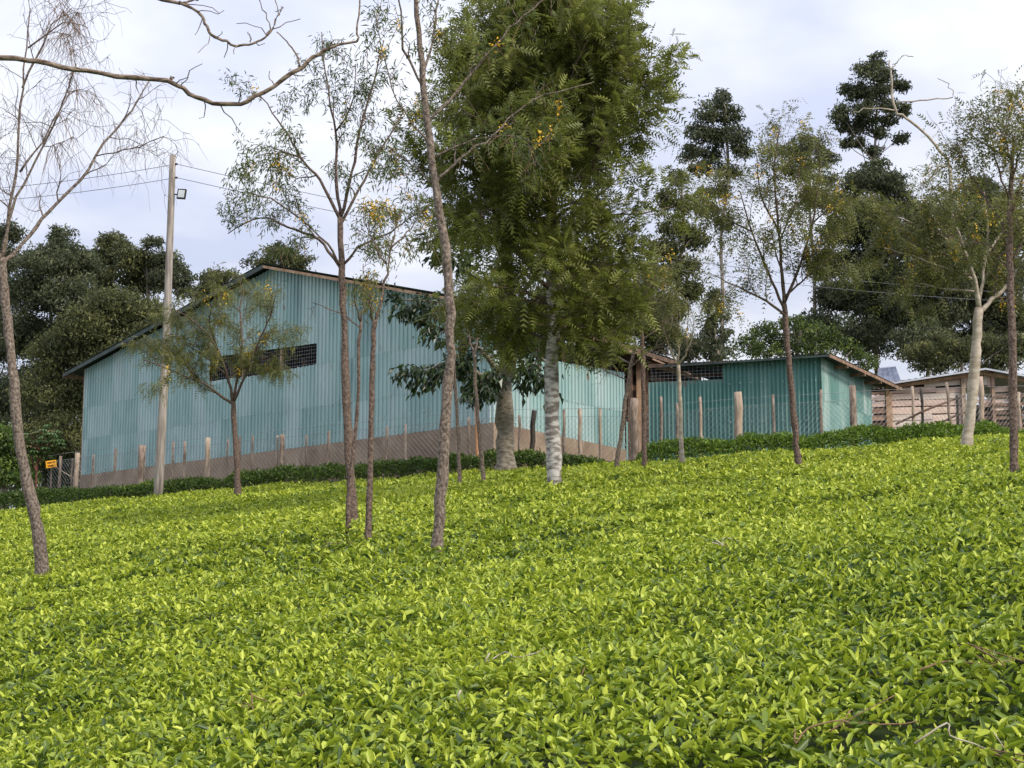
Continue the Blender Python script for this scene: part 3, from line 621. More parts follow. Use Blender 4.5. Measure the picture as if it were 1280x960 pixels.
fence('post and chain-link fence standing in front of the big barn', 60, 790,
  [st(76,570),st(91,573,3),st(97,566,7,'post_l'),st(117,568),st(145,561),st(178,557,10),st(217,552),st(231,552,4),st(260,547,7,'post_l'),st(285,549,3),st(300,546,3),st(316,545,3),
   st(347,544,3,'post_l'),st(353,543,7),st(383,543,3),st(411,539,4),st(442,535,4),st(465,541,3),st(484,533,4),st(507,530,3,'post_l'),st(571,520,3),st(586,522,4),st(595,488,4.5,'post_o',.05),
   st(649,519,4),st(668,513,7,'post_b',-.12),st(705,512,4),st(725,511,5,'post_l'),st(750,511,4,'post_l')], ([60,100,350,617,790],[578,572,547,522,520]))
fence('post and chain-link fence standing in front of the green shed', 790, 1110,
  [st(793,498,10.5),st(826,496,4),st(846,504,4),st(875,496,4,'post_l'),st(922,490,11,'post_l'),st(966,493,4),st(991,508,3.6),st(1026,487,4),st(1065,482,9.5)], ([790,925,1110],[520,508,497]))
fence('leaning stake fence with thin wires before the plank cowshed', 1110, 1330,
  [st(1140,483,4,'post_l',.03),st(1151,485,4,'post_b',.02),st(1183,478,4,'post',.12),st(1196,494,3.6,'post_b'),st(1225,471,7.5,'post_l'),st(1273,490,5,'post_l')], ([1110,1330],[497,490]))
for k, (a, b) in enumerate((((1120,530),(1205,495)),((1165,535),(1215,512)))):
    V, F = tubes([smooth_path([P(a[0],a[1],fenceY(a[0])+.2), P((a[0]+b[0])/2,(a[1]+b[1])/2-2,fenceY(a[0])+.3), P(b[0],b[1],fenceY(b[0])+.3)], 4, [.03,.028,.02])], 6)
    tag(part('loose_pole', V, F, M['timber_d']), ('long' if k == 0 else 'short')+' dark bare pole propped slantwise against the plank cowshed wall', 'pole')
# small orange notice
sg = empty('sign', P(64,585,fenceY(64)-.1), 'small orange notice board with dark print on the chain-link fence', 'sign')
a = P(64,580,fenceY(64)-.08); w, h = 13/FPX*fenceY(64), 9/FPX*fenceY(64); dx = np.array([w/2,0,.02])
V, F = beam(a-dx, a+dx, .02, h); bd_ = part('board', V, F, M['sign'], sg)
for k, (f0, f1, zz) in enumerate(((-.7,.1,.04),(.3,.75,.05),(-.6,.5,-.05))):
    V, F = beam(a+dx*f0+np.array([0,-.014,zz]), a+dx*f1+np.array([0,-.014,zz]), .006, .035); part('print', V, F, M['ink'], bd_)
V, F = tubes([(np.array([(a[0],a[1]+.04,float(ground_z(a[0],a[1]))-.1),(a[0],a[1]+.04,a[2]+h/2)]), .02)], 6); part('stake', V, F, M['post'], sg)

# ------------------------------------------------------------------ utility pole, floodlight, cables
YP = hit(197, 620)
def pole(px_path_, label, Y):
    pts, rad = px_path_; pts = pts.copy(); pts[0,2] = float(ground_z(pts[0,0], pts[0,1]))-.3
    root = empty('utility_pole', (pts[0,0], pts[0,1], float(ground_z(pts[0,0],pts[0,1]))), label, 'utility pole')
    V, F = tubes([(pts, rad)], 10); part('shaft', V, F, M['pole'], root, smooth=True); return root, pts
pl, pp = pole(px_path([(198,612),(203,520),(208,420),(212,310),(216,194)], YP, [12,11,10,9,8]), 'weathered wooden utility pole carrying a floodlight beside the barn', YP)
ins = []
for y in (205, 222):
    c = P(220.5, y, YP-.02); V, F = tubes([(np.array([c-[.03,0,0], c-[.01,0,0], c+[.015,0,0], c+[.03,0,0]]), [.02,.035,.025,.03])], 8); part('insulator', V, F, M['ceramic'], pl, smooth=True); ins.append(c)
fl = empty('floodlight', P(219,243,YP), 'black framed LED floodlight clamped near the pole top', 'floodlight')
c = P(227,242.5,YP-.14); V, F = beam(c+[-.115,.04,.015], c+[.115,-.03,-.016], .06, .27); hs_ = part('housing', V, F, M['black'], fl)
V, F = beam(c+[-.085,-.004,.012], c+[.085,-.056,-.014], .03, .20); part('lens', V, F, M['glass'], hs_)
V, F = beam(P(216,243,YP), c+[-.05,.05,0], .03, .03); part('bracket', V, F, M['black'], fl)
farL, farR = P(-420,236,40), P(1520,372,52)
for nm, q, lab in (('l',farL,'wooden utility pole at the cable end beyond the bare tree'),('r',farR,'wooden utility pole at the cable end beyond the cowshed')):
    gz = float(ground_z(q[0],q[1])); t = np.linspace(0,1,5)[:,None]; pts = np.array([q[0],q[1],gz-.3])+(np.array([0,0,q[2]+.3-gz+.3]))*t; r_, _ = pole((pts, np.linspace(.12,.08,5)), lab, 0)
for k, c in enumerate(ins):
    for end, sag, wd in ((farL, .5, 'past the bare tree from'), (farR, 1.0, 'over the sheds from')):
        e = end+np.array([0,-.1,-.28*k]); t = np.linspace(0,1,30)[:,None]; pts = c+(e-c)*t; pts[:,2] -= (4*sag*t*(1-t))[:,0]
        V, F = tubes([(pts, .008)], 4); tag(part('cable', V, F, M['cable']), ('upper' if k == 0 else 'lower')+' overhead cable running '+wd+' the wooden pole', 'cable', 'overhead cables')

# ------------------------------------------------------------------ trees
def tree_root(name, base, label, group, cat='tree'):
    return empty(name, (base[0], base[1], float(ground_z(base[0],base[1]))), label, cat, group)
def to_ground(path):
    p, r = path; p = p.copy(); r = r.copy(); d = p[0]-p[1]; g = np.array([p[0,0]+d[0]*.3, p[0,1], float(ground_z(p[0,0],p[0,1]))-.1]); return np.vstack([g, p]), np.r_[r[0]*1.45, r[0]*1.12, r[1:]]
def add_leaves(root, rng, pos, tg, kind, m, L, W, hang=.6, per=1, name='crown', jitter=.05, tint0=.5, **kw):
    n = len(pos)*per; pos = np.repeat(pos, per, 0)+rng.normal(size=(n,3))*jitter; tg = np.repeat(tg, per, 0)
    d = norm(tg*.5+rand_unit(n, rng)*.8+np.array([0,0,-hang])); up = norm(np.array([0,0,1.])+.5*rng.normal(size=(n,3))); sc = rng.uniform(.6,1.25,n)
    if kind == 'frond': V, F, mm = fronds(pos, d, up, L*sc, W*sc, **kw)
    else: V, F, mm = leaves(pos, d, up, L*sc, W*sc, False, .2)
    cl = vnoise(pos[:,0]*2.2+pos[:,1]*1.3, pos[:,2]*2.2, 4)
    tint = np.clip(tint0+.2*rng.normal(size=n)+.5*(cl-.5), 0, 1)
    return part(name, V, F, m, root, {'tint': np.repeat(tint, mm)}, kind='stuff')
def flowers(root, rng, pos, n, size=.05):
    if len(pos) == 0: return
    c = pos[rng.integers(len(pos), size=n)]; k = 16; p = np.repeat(c, k, 0)+rng.normal(size=(n*k,3))*size*np.array([.6,.6,1.1])
    V, F, mm = leaves(p, rand_unit(n*k, rng), rand_unit(n*k, rng), size*.8, size*.5); part('blossom', V, F, M['flower'], root, kind='stuff')
def pods(root, rng, pos, n, L=.25, r=.0035, m='pod', name='seed_pods'):
    if len(pos) == 0: return
    c = pos[rng.integers(len(pos), size=n)]; ps = []
    for q in c: ps.append((child(rng, q, (rng.normal()*.6, rng.normal()*.6, -.5), L*(.5+rng.random()), 6, -1.6, .3), np.linspace(r, r*.5, 6)))
    V, F = tubes(ps, 3); part(name, V, F, M[m], root, kind='stuff')
def sapling(name, label, trunk, limbs, Y, bark, leafm, seed, tw=(7,.25,.8), tw2=(6,.12,.4), dens=26, L=.07, W=.014, nfl=10, npod=40, group=None, up=.1, per=3, ext=None, tint0=.5, dang=.9, lw=(4,1.5), kind='frond', droop=.5):
    """slender tree traced by trunk and limb lines; twigs and leaves are grown from the limbs"""
    rng = np.random.default_rng(seed); tr = to_ground(px_path(trunk[0], Y, trunk[1])); tr = wobble(rng, tr, .006)
    root = tree_root(name, tr[0][0], label, group); V, F = tubes([tr], 9); part('trunk', V, F, M[bark], root, smooth=True)
    lp = []
    for pix in limbs:
        w = lw
        if isinstance(pix, tuple): pix, w = pix
        n = len(pix); sg = rng.choice([-1,1])*rng.uniform(.1,.45); Ys = [Y+sg*k*Y/40 for k in range(n)]; lp.append(wobble(rng, px_path(pix, Ys, w), .008))
    for p in lp: V, F = tubes([p], 6); part('branch', V, F, M[bark], root, smooth=True)
    t1, t2 = [], []
    for p in lp: t1 += spread(rng, p, tw[0], .2, 1., tw[1], tw[2], dang, up, .35, .55)
    for p in t1: t2 += spread(rng, p, tw2[0], .15, 1., tw2[1], tw2[2], .8, -.1, .4, .6, 5)
    V, F = join([tubes(t1, 4), tubes(t2, 3)]); part('twigs', V, F, M['twig'], root, kind='stuff')
    a, tg = anchors(rng, t1+t2, dens*1.6)
    if len(a) and leafm: add_leaves(root, rng, a, tg, kind, M[leafm], L*(2.2 if kind == 'frond' else 1), W*(6 if kind == 'frond' else 1), droop, 1 if kind == 'frond' else per, tint0=tint0, **({'pairs':5,'droop':.3,'pw':.06} if kind == 'frond' else {}))
    if nfl: flowers(root, rng, a, nfl, .0019*Y+.012)
    if npod: pods(root, rng, a if len(a) else t2[0][0], npod, .22)
    return root, lp, t1, t2
G1 = 'slender trees standing in the tea'
YA_ = hit(442,656)
sapling('sapling', 'slender forked tree with yellow blossom and red-brown trunk before the barn gable', ([(443,658),(438,590),(433,500),(430,400),(427,330),(425,272)],[12,11,10,9,8,7.5]),
  [([(425,274),(400,225),(377,198),(355,160),(325,120)],(5,1.5)),([(425,274),(420,220),(419,165),(410,110),(402,40)],(5,1.5)),([(425,274),(440,215),(450,160),(468,100),(480,50)],(5,1.5)),([(426,280),(455,225),(480,180),(505,140)],(4,1.5)),
   ([(430,345),(405,305),(370,288),(325,272),(285,292)],(4.5,1.5)),([(430,335),(400,295),(350,255),(310,240)],(3.5,1.2)),([(430,330),(455,305),(490,290),(515,270)],(4,1.5)),([(378,198),(350,190),(320,195)],(3,1)),([(419,165),(440,130),(445,80)],(3,1))],
  YA_, 'bark_r', 'narrow', 31, (6,.18,.6), (4,.1,.3), 26, .080, .0125, 26, 110, G1, per=2, kind='leaf')
YB_ = hit(545,687)
rB1 = sapling('sapling', 'tall leaning sapling with thin sparse top in front of the feathery tree', ([(545,688),(552,600),(560,480),(563,410),(559,330),(546,240),(535,160),(527,80),(520,0),(514,-70)],[15,14,13,12,11.5,10.5,9,7.5,6,4]),
  [([(545,228),(575,200),(617,169),(661,128),(742,103)],(4,1.2)),([(534,155),(574,112),(620,56),(655,19),(700,-15)],(4.5,1.5)),([(540,200),(580,178),(640,170),(675,180)],(3,1)),([(530,110),(505,60),(498,0),(490,-40)],(4,1.5)),([(528,95),(540,50),(548,0),(552,-40)],(4,1.5)),([(538,180),(510,150),(485,95),(470,20)],(3,1)),([(545,235),(515,205),(490,190)],(3,1))],
  YB_, 'bark', 'narrow', 32, (5,.12,.42), (3,.1,.28), 16, .070, .0115, 14, 60, G1, per=2, kind='leaf')
YC_ = hit(460,680)
sapling('sapling', 'thin reddish sapling forking above head height close to the forked tree', ([(460,681),(462,600),(464,500),(466,430),(469,400)],[8,7.5,7,6.5,6]),
  [([(469,402),(480,362),(486,325),(494,285),(505,255)],(4,1.2)),([(468,405),(462,385),(463,365)],(4,2)),([(484,330),(465,300),(455,275)],(2.5,1)),([(488,310),(515,285),(530,262)],(2.5,1))],
  YC_, 'bark_r', 'olive', 33, (5,.1,.35), (4,.08,.2), 26, .065, .012, 16, 20, G1, per=2, kind='leaf')
YD_ = 15.5
sapling('sapling', 'very thin bare forked stem rising beside the reddish sapling', ([(436,622),(441,570),(446,520),(449,440),(451,400)],[5.5,5,4.5,4,4]),
  [([(451,402),(444,375),(441,345)],(3,1)),([(451,402),(456,370),(454,330)],(2.5,1)),([(450,410),(430,395),(390,378)],(2,.8))], YD_, 'bark_r', None, 34, (3,.1,.35), (2,.06,.2), 0, nfl=0, npod=0, group=G1)
YE_ = hit(297,618)
sapling('sapling', 'short spreading sapling with wide airy crown between pole and barn window', ([(297,619),(296,580),(293,530),(291,502)],[8,7.5,7,7]),
  [([(291,505),(270,490),(252,478),(225,468),(180,450)],(4,1.3)),([(291,503),(284,470),(268,430),(240,400),(215,385)],(4,1.3)),([(291,503),(299,460),(302,420),(300,385),(305,360)],(4,1.3)),([(292,503),(306,470),(322,430),(338,395),(345,365)],(4,1.3)),([(298,465),(325,450),(350,440)],(3,1)),([(270,432),(262,400),(270,370)],(3,1)),([(252,478),(225,450),(195,425)],(3,1)),([(284,470),(255,445),(230,430)],(2.5,1))],
  YE_, 'bark_r', 'olive', 35, (9,.3,.9), (6,.15,.45), 26, .075, .014, 18, 50, G1, per=3)
YF_ = hit(52,713)
rF1, lpF, t1F, t2F = sapling('bare_tree', 'leafless crooked tree with drooping dry strands above its trunk', ([(53,714),(47,660),(36,610),(25,560),(18,480),(9,400),(4,350),(3,322)],[15,15,14,13.5,13,12,11,10]),
  [([(3,330),(30,303),(60,265),(100,225),(140,168),(170,130),(188,98)],(5.6,1.6)),([(3,325),(10,275),(22,200),(28,110),(38,10)],(4.8,1.8)),([(4,322),(15,262),(45,200),(75,140),(95,80)],(4.2,1.5)),([(25,215),(60,165),(90,110)],(3,1)),([(120,195),(165,185),(205,170)],(2,1)),([(5,330),(-20,280),(-40,200),(-50,100)],(5,1.6)),([(28,110),(60,40),(90,10)],(3,1)),([(35,60),(80,30),(110,35)],(2.5,1))],
  YF_, 'bark', None, 36, (7,.2,.7), (5,.15,.45), 0, nfl=0, npod=0, group=None, up=.15)
a_, _t = anchors(np.random.default_rng(1), t1F+t2F, 5); pods(rF1, np.random.default_rng(2), a_, 520, .32, .0022, 'twig', 'hanging_strands')
a_, _t = anchors(np.random.default_rng(1), [p for p in t1F if P(75,0,YF_)[0] < p[0][-1][0] < P(135,0,YF_)[0]], 9)
if len(a_): pods(rF1, np.random.default_rng(3), a_, 140, .45, .003, 'pod', 'dry_pods')
YI_ = hit(997,579)
sapling('sapling', 'tall thin tree with airy olive crown before the green shed', ([(998,581),(993,530),(987,460),(983,420),(980,380)],[9,8.5,8,7.5,7]),
  [([(980,382),(977,330),(972,270),(968,210),(975,160)],(5,1.5)),([(980,385),(960,340),(940,290),(925,240)],(4,1.5)),([(980,380),(1000,330),(1015,280),(1025,220),(1020,180)],(4,1.5)),([(982,395),(950,372),(915,355),(895,345)],(3.5,1.2)),([(981,370),(1010,345),(1040,320)],(3,1)),([(974,290),(950,240),(945,190)],(3,1)),([(975,300),(995,250),(1000,200)],(3,1)),([(940,290),(905,270),(890,240)],(2.5,1)),([(1015,280),(1045,255)],(2.5,1))],
  YI_, 'bark_r', 'olive', 37, (8,.3,1.0), (5,.15,.45), 16, .09, .017, 34, 130, G1, per=3)
YJ_ = hit(1208,561)
rJ, lpJ, t1J, t2J = sapling('sapling', 'pale grey-trunked tree forking below a wide olive crown near the cowshed', ([(1207,563),(1213,520),(1218,460),(1221,420),(1224,385)],[15,13.5,12.5,12,12]),
  [([(1224,390),(1240,375),(1258,358),(1275,330),(1290,290)],(7,2)),([(1224,388),(1218,350),(1205,310),(1190,270),(1180,235)],(7,2)),([(1222,385),(1230,340),(1235,290),(1230,240)],(5,1.5)),([(1218,350),(1180,335),(1140,320),(1105,310)],(4,1.2)),([(1205,310),(1165,290),(1130,275),(1100,270)],(4,1.2)),([(1210,325),(1180,290),(1150,245)],(3.5,1.2)),([(1232,320),(1260,280),(1275,240)],(3.5,1.2)),([(1220,365),(1175,360),(1135,350)],(3,1))],
  YJ_, 'bark_p', 'olive', 38, (8,.35,1.1), (6,.15,.5), 16, .10, .02, 40, 90, G1, per=3, tint0=.45)
# the bare limb above that tree
rj = np.random.default_rng(99)
bl = [px_path([(1190,290),(1187,215),(1176,190),(1140,152),(1118,138),(1115,100),(1112,75)], YJ_, [4.5,4,3.5,3,2]), px_path([(1118,138),(1085,135),(1065,142)], YJ_, [2,1]), px_path([(1120,128),(1160,126),(1190,122),(1188,108),(1172,98)], YJ_, [2,1.5,1]), px_path([(1114,88),(1122,78),(1130,70),(1142,71)], YJ_, [1.8,1]), px_path([(1186,208),(1172,210),(1158,228)], YJ_, [3,2])]
for p in bl: V, F = tubes([wobble(rj, p, .015)], 6); part('bare_limb', V, F, M['bark_p'], rJ, smooth=True)
YK_ = hit(1268,588)
sapling('sapling', 'dark straight-trunked tree with loose narrow foliage standing past the pale-trunked one', ([(1268,591),(1267,520),(1266,440),(1263,360),(1262,290),(1264,230),(1268,170)],[11,10.5,10,9,8,6,4]),
  [([(1263,300),(1240,260),(1215,220),(1200,190)],(3.5,1.2)),([(1263,270),(1280,220),(1290,160)],(3.5,1.2)),([(1263,330),(1285,290),(1310,250)],(3,1)),([(1262,250),(1245,200),(1235,150)],(3,1)),([(1264,230),(1275,190),(1282,150)],(3,1)),([(1262,340),(1240,310),(1215,300)],(3,1)),([(1265,200),(1230,180),(1200,160)],(2.5,1)),([(1266,200),(1250,165),(1240,140)],(2,1))],
  YK_, 'bark_r', 'olive', 39, (7,.2,.6), (5,.12,.35), 13, .075, .013, 20, 110, G1, per=2)
YL_ = hit(603,605)
sapling('sapling', 'thin straight young stem next to the orange stake below the feathery tree', ([(605,607),(602,570),(597,520),(594,470),(592,440)],[6,5.5,5,4.5,4]), [([(592,442),(585,415),(575,390)],(3,1)),([(592,442),(600,410),(598,380)],(3,1)),([(593,450),(610,430),(620,410)],(2,1))], YL_, 'bark', 'olive', 40, (5,.1,.4), (3,.08,.25), 8, .07, .012, 0, 30, G1)
sapling('sapling', 'thin grey stem standing just off the leaning sapling near the hedge', ([(575,605),(573,560),(570,500),(567,450),(566,420)],[5.5,5,4.5,4,4]), [([(566,422),(560,400),(552,380)],(2.5,1)),([(566,422),(572,395),(570,370)],(2.5,1))], YL_, 'bark', 'olive', 41, (4,.1,.4), (3,.08,.25), 8, .07, .012, 0, 20, G1)
YM_ = hit(805,584)
sapling('sapling', 'slim young tree with thin olive top where barn and shed meet', ([(805,585),(805,530),(804,470),(803,430),(801,400)],[6.5,6,5.5,5,4.5]), [([(801,402),(798,370),(800,335)],(3,1)),([(802,405),(820,380),(838,355)],(3,1)),([(802,410),(785,385),(775,355)],(3,1)),([(800,380),(815,350),(812,325)],(2.5,1)),([(803,425),(830,405),(850,385)],(2,1))], YM_, 'bark_r', 'olive', 42, (7,.25,.7), (5,.12,.35), 20, .085, .016, 8, 60, G1)
sapling('dead_sapling', 'leaning dead sapling with a tangle of dry twigs against the barn side', ([(771,578),(777,540),(782,500),(788,460),(794,430)],[6,5.5,5,4.5,4]), [([(789,455),(760,440),(735,432),(715,438)],(2.5,1)),([(791,445),(765,420),(740,412)],(2,1)),([(788,460),(810,440),(835,425)],(2,1)),([(785,475),(760,465),(742,455)],(2,1)),([(794,432),(790,405),(780,385)],(2,1))], YM_+1.2, 'bark', None, 43, (8,.2,.8), (4,.12,.4), 0, nfl=0, npod=0, group=G1)
sapling('dead_sapling', 'pale leafless sapling with upright forks before the shed slot window', ([(852,573),(851,530),(850,490),(848,455)],[6,5.5,5,4.5]), [([(848,457),(835,430),(828,405),(832,380)],(3,1)),([(848,457),(848,420),(845,385)],(3,1)),([(848,457),(862,430),(868,400)],(3,1)),([(835,430),(840,400),(842,375)],(2,1))], YM_+1.0, 'bark_p', None, 44, (7,.15,.6), (4,.1,.35), 0, nfl=0, npod=0, group=G1, up=-.2)

# the big feathery tree with patched silver bark
rg = np.random.default_rng(50); YG_ = hit(693,609)
tr = to_ground(px_path([(694,610),(691,540),(690,470),(691,400),(690,320),(688,240),(686,190),(684,150),(681,110),(678,70)], YG_, [19,18,17,16,15,13,11,8,5.5,3.5]))
big = tree_root('feathery_tree', tr[0][0], 'big feathery-leaved tree with white-patched silver trunk', None)
V, F = tubes([wobble(rg, tr, .008)], 12); part('trunk', V, F, M['bark_s'], big, smooth=True)
def crown_env(t): return np.interp(t, [0,.12,.35,.6,.85,1], [.62,1.0,1.08,.95,.72,.5])
lim = []
N = len(tr[0])-1
for k in range(88):
    t = .305+.685*(k+rg.random())/88; i = min(int(t*N), N-1); p = tr[0][i]+(tr[0][i+1]-tr[0][i])*(t*N-i); az = k*2.399+rg.normal()*.3
    q = (t-.305)/.685; el = np.interp(q, [0,.25,1], [.12,.35,.9])+rg.normal()*.12
    d = np.array([math.cos(az)*math.cos(el), math.sin(az)*math.cos(el), math.sin(el)]); L = 2.02*crown_env(q)*rg.uniform(.8,1.15)
    if q < .2: L *= .8+.35*math.cos(az)*-1*.3
    c = child(rg, p, d, L, 8, .15, .25); lim.append((c, np.linspace(.035*(1-q*.5), .006, 8)))
for p in lim: V, F = tubes([p], 5); part('branch', V, F, M['bark_r'], big, smooth=True)
t1 = []; t2 = []
for p in lim: t1 += spread(rg, p, 10, .22, 1., .35, .8, .8, .1, .3, .5)
for p in t1: t2 += spread(rg, p, 3, .3, 1., .15, .4, .7, .05, .3, .6, 4)
V, F = join([tubes(t1, 4), tubes(t2, 3)]); part('twigs', V, F, M['twig'], big, kind='stuff')
a, tg = anchors(rg, lim, 4, .5); a1, g1 = anchors(rg, t1, 16, .2); a2, g2 = anchors(rg, t2, 17, .1)
add_leaves(big, rg, np.concatenate([a,a1,a2]), np.concatenate([tg,g1,g2]), 'frond', M['fern'], .27, .18, .05, 1, pairs=6, droop=.2, tint0=.5, pw=.062)

# broad-leaved tree with thick trunk behind it
rh = np.random.default_rng(51); YH_ = hit(625,590)+.3
tr = to_ground(px_path([(632,592),(632,540),(630,490),(637,440),(640,390),(636,330),(625,270)], YH_, [25,23,22,20,15,11,8]))
avo = tree_root('broadleaf_tree', tr[0][0], 'thick rough-trunked tree with large dark drooping leaves behind the feathery tree', None)
V, F = tubes([wobble(rh, tr, .012)], 12); part('trunk', V, F, M['bark_a'], avo, smooth=True)
al = [px_path(q, [YH_-.0, YH_-.5, YH_-.9, YH_-1.0][:len(q)], (8,2)) for q in ([(634,480),(600,440),(560,415),(515,395)],[(632,490),(595,465),(560,455),(525,470)],[(637,440),(590,400),(545,380),(505,375)],[(638,430),(660,420),(675,450),(672,470)],[(640,400),(610,360),(570,330),(540,300)],[(640,390),(670,340),(700,300),(730,280)],[(636,330),(600,280),(570,240),(540,210)],[(634,470),(610,470),(600,490)],[(625,270),(600,200),(570,140)],[(637,430),(665,400),(700,385)])]
for p in al: V, F = tubes([wobble(rh, p, .02)], 6); part('branch', V, F, M['bark_a'], avo, smooth=True)
t1 = []
for p in al: t1 += spread(rh, p, 12, .3, 1., .25, .7, .9, -.2, .3, .5)
V, F = tubes(t1, 4); part('twigs', V, F, M['twig'], avo, kind='stuff')
a, tg = anchors(rh, t1, 22, .25); add_leaves(avo, rh, a, tg, 'leaf', M['broad'], .20, .085, .7, 3, tint0=.45, jitter=.10)

# overhanging dead boughs: a tree standing just outside the picture on the left
ro = np.random.default_rng(60); YO = 7.5
otr_b = P(-330, 900, YO); gz = float(ground_z(otr_b[0], YO))
tp = np.array([[otr_b[0], YO, gz-.1],[otr_b[0]+.05, YO, gz+1.2],[otr_b[0]+.1, YO+.05, gz+2.5],[otr_b[0]+.2, YO, P(0,40,YO)[2]],[otr_b[0]+.35, YO-.05, P(0,-120,YO)[2]],[otr_b[0]+.5, YO-.1, P(0,-250,YO)[2]]])
otr = smooth_path(tp, 4, [.11,.10,.09,.08,.06,.05])
ov = tree_root('overhanging_tree', tp[0], 'dead weathered boughs reaching across the sky from beside the bare tree', None); ov.location.z = gz
V, F = tubes([otr], 9); part('trunk', V, F, M['twig_o'], ov, smooth=True)
ob = [px_path([(-300,25),(-150,52),(0,71),(60,79),(125,92),(210,101),(245,122),(290,131),(330,115),(375,84),(405,63),(446,52)], YO, [9,7.5,7,6.4,5.8,5.6,6.2,4.8,3]),
      px_path([(375,84),(372,70),(360,55),(346,40)], YO, [3,1.5]), px_path([(215,100),(213,98),(217,97)], YO, [4,3]), px_path([(446,52),(447,30),(452,-20)], YO, [3,2]),
      px_path([(-250,-180),(-100,-120),(60,-45),(205,0),(228,4),(252,20),(261,38),(278,50),(300,57),(322,52),(338,40),(348,20),(352,12)], YO, [7,6,5,4.2,3.8,3.8,3.8,3.2,2.8,2.3,1.6]),
      px_path([(228,4),(240,1),(254,-2)], YO, [3,2]), px_path([(334,45),(337,30),(325,5),(322,-10)], YO, [2,1]), px_path([(313,53),(312,45),(310,40)], YO, [2,1])]
for p in ob: V, F = tubes([wobble(ro, p, .004)], 7); part('bough', V, F, M['twig_o'], ov, smooth=True)
tw_o = []
for p in (ob[0], ob[4]): tw_o += spread(ro, p, 12, .3, 1., .06, .28, 1.0, -.1, .5, .3, 5)
V, F = tubes(tw_o, 4); part('twigs', V, F, M['twig_o'], ov, kind='stuff')

# ------------------------------------------------------------------ trees behind the buildings
def tall_tree(name, label, px, D, base_y, trunkpx, clumps, leafm, seed, group, dens=1.3, leaf=.20, lw=.075, bark='bark_g', flat=.75, droop=.5):
    """clumps: (x, y, rx, ry) in photo pixels at distance D -> ellipsoidal leaf clumps carried on limbs"""
    rng = np.random.default_rng(seed); base = P(px, base_y, D); gz = float(ground_z(base[0], base[1])); k = D/FPX
    top = min(c[1] for c in clumps); tp = P(px, top+8, D); tpx = [c for c in clumps if c[1] == top][0]; tp[0] = P(tpx[0], 0, D)[0]
    n = 7; t = np.linspace(0,1,n)[:,None]; pts = np.array([base[0], base[1], gz-.2])*(1-t)+tp*t; pts[1:-1,:2] += rng.normal(size=(n-2,2))*.15
    root = tree_root(name, (base[0],base[1],gz), label, group); trunk = smooth_path(pts, 3, np.linspace(trunkpx*k/2, .05, n))
    V, F = tubes([trunk], 7); part('trunk', V, F, M[bark], root, smooth=True)
    P_, O_, C_ = [], [], []; limbs = []
    for (x, y, rx, ry) in clumps:
        fm = int(np.clip(rx*ry*.35, 40, 260)); fv = rand_unit(fm, rng); P_.append(P(x, y, D)+fv*(rng.random((fm,1))**.45)*np.array([rx,rx*.8,ry])*k*1.15); O_.append(fv); C_.append(np.full(fm, .02))
        for rep in range(2):
            c = P(x, y, D+rng.normal()*rx*k*.5+(-.35 if rep == 0 else .5)*rx*k); R3 = np.array([rx*k, rx*k*.8, ry*k])
            zz = max(gz+1, c[2]-R3[2]*.8-rng.random()*2.5); i = int(np.argmin(np.abs(trunk[0][:,2]-zz))); a = trunk[0][i]
            mid = (a+c)/2+rng.normal(size=3)*.25; (limbs if rep == 0 else []).append((smooth_path([a, mid, c], 3), np.linspace(max(trunk[1][i]*.3,.03), .015, 7)))
            ns = int(np.clip(rx*ry/22, 8, 34))                                      # sub-clumps give the uneven outline
            for _ in range(ns):
                u = rand_unit(1, rng)[0]; cc = c+u*R3*rng.uniform(.4,.95); r = rng.uniform(.32,.58)*min(R3[0],R3[2])
                m = min(int(dens*105*(r/.6)**2)+14, 85); v = rand_unit(m, rng); rr = rng.uniform(.3,1.0,m)[:,None]**.7*rng.uniform(.95,1.35); P_.append(cc+v*r*rr*np.array([1.15,1.15,flat])); O_.append(v); C_.append(np.full(m, rng.normal()*.2))
    V, F = tubes(limbs, 5); part('limbs', V, F, M[bark], root, kind='stuff', smooth=True)
    pos = np.concatenate(P_); out = np.concatenate(O_); n = len(pos); d = norm(out*.15+rand_unit(n, rng)+np.array([0,0,-droop])); sc = rng.uniform(.6,1.3,n)
    V, F, mm = leaves(pos, d, norm(out+np.array([0,0,.5])+.3*rng.normal(size=(n,3))), leaf*sc*D/70, lw*sc*D/70, False, .2); tint = np.clip(.42+np.concatenate(C_)+.2*rng.normal(size=n), 0, 1)
    part('crown', V, F, M[leafm], root, {'tint': np.repeat(tint, mm)}, kind='stuff'); return root
GB = 'tall trees behind the farm buildings'
TT = tall_tree
TT('gum_tree','broad dark gum tree with peaked top beyond the barn\'s low eave',70,66,600,10,[(78,298,18,16),(60,325,36,24),(95,330,28,24),(40,365,36,28),(85,370,40,28),(30,415,34,30),(70,425,38,30),(105,410,30,28),(45,480,42,32),(90,490,36,34),(40,540,40,34)],'euc',71,GB)
TT('gum_tree','dark gum tree beside the bare tree\'s fork',8,70,600,9,[(8,290,20,16),(-5,320,30,24),(-10,370,30,30),(0,430,30,30),(5,500,34,34),(10,560,40,30)],'euc',72,GB)
TT('gum_tree','gum tree with rounded open crown next to the utility pole',140,72,600,9,[(142,303,22,14),(128,322,24,16),(165,325,28,20),(178,350,26,20),(130,350,24,18),(150,380,34,20)],'euc2',73,GB)
TT('gum_tree','gum tree whose thin drooping crown shows between the utility pole and the barn roof',200,70,600,8,[(193,304,16,12),(205,325,20,16),(222,345,18,16),(232,362,14,12),(200,350,20,18)],'euc',74,GB)
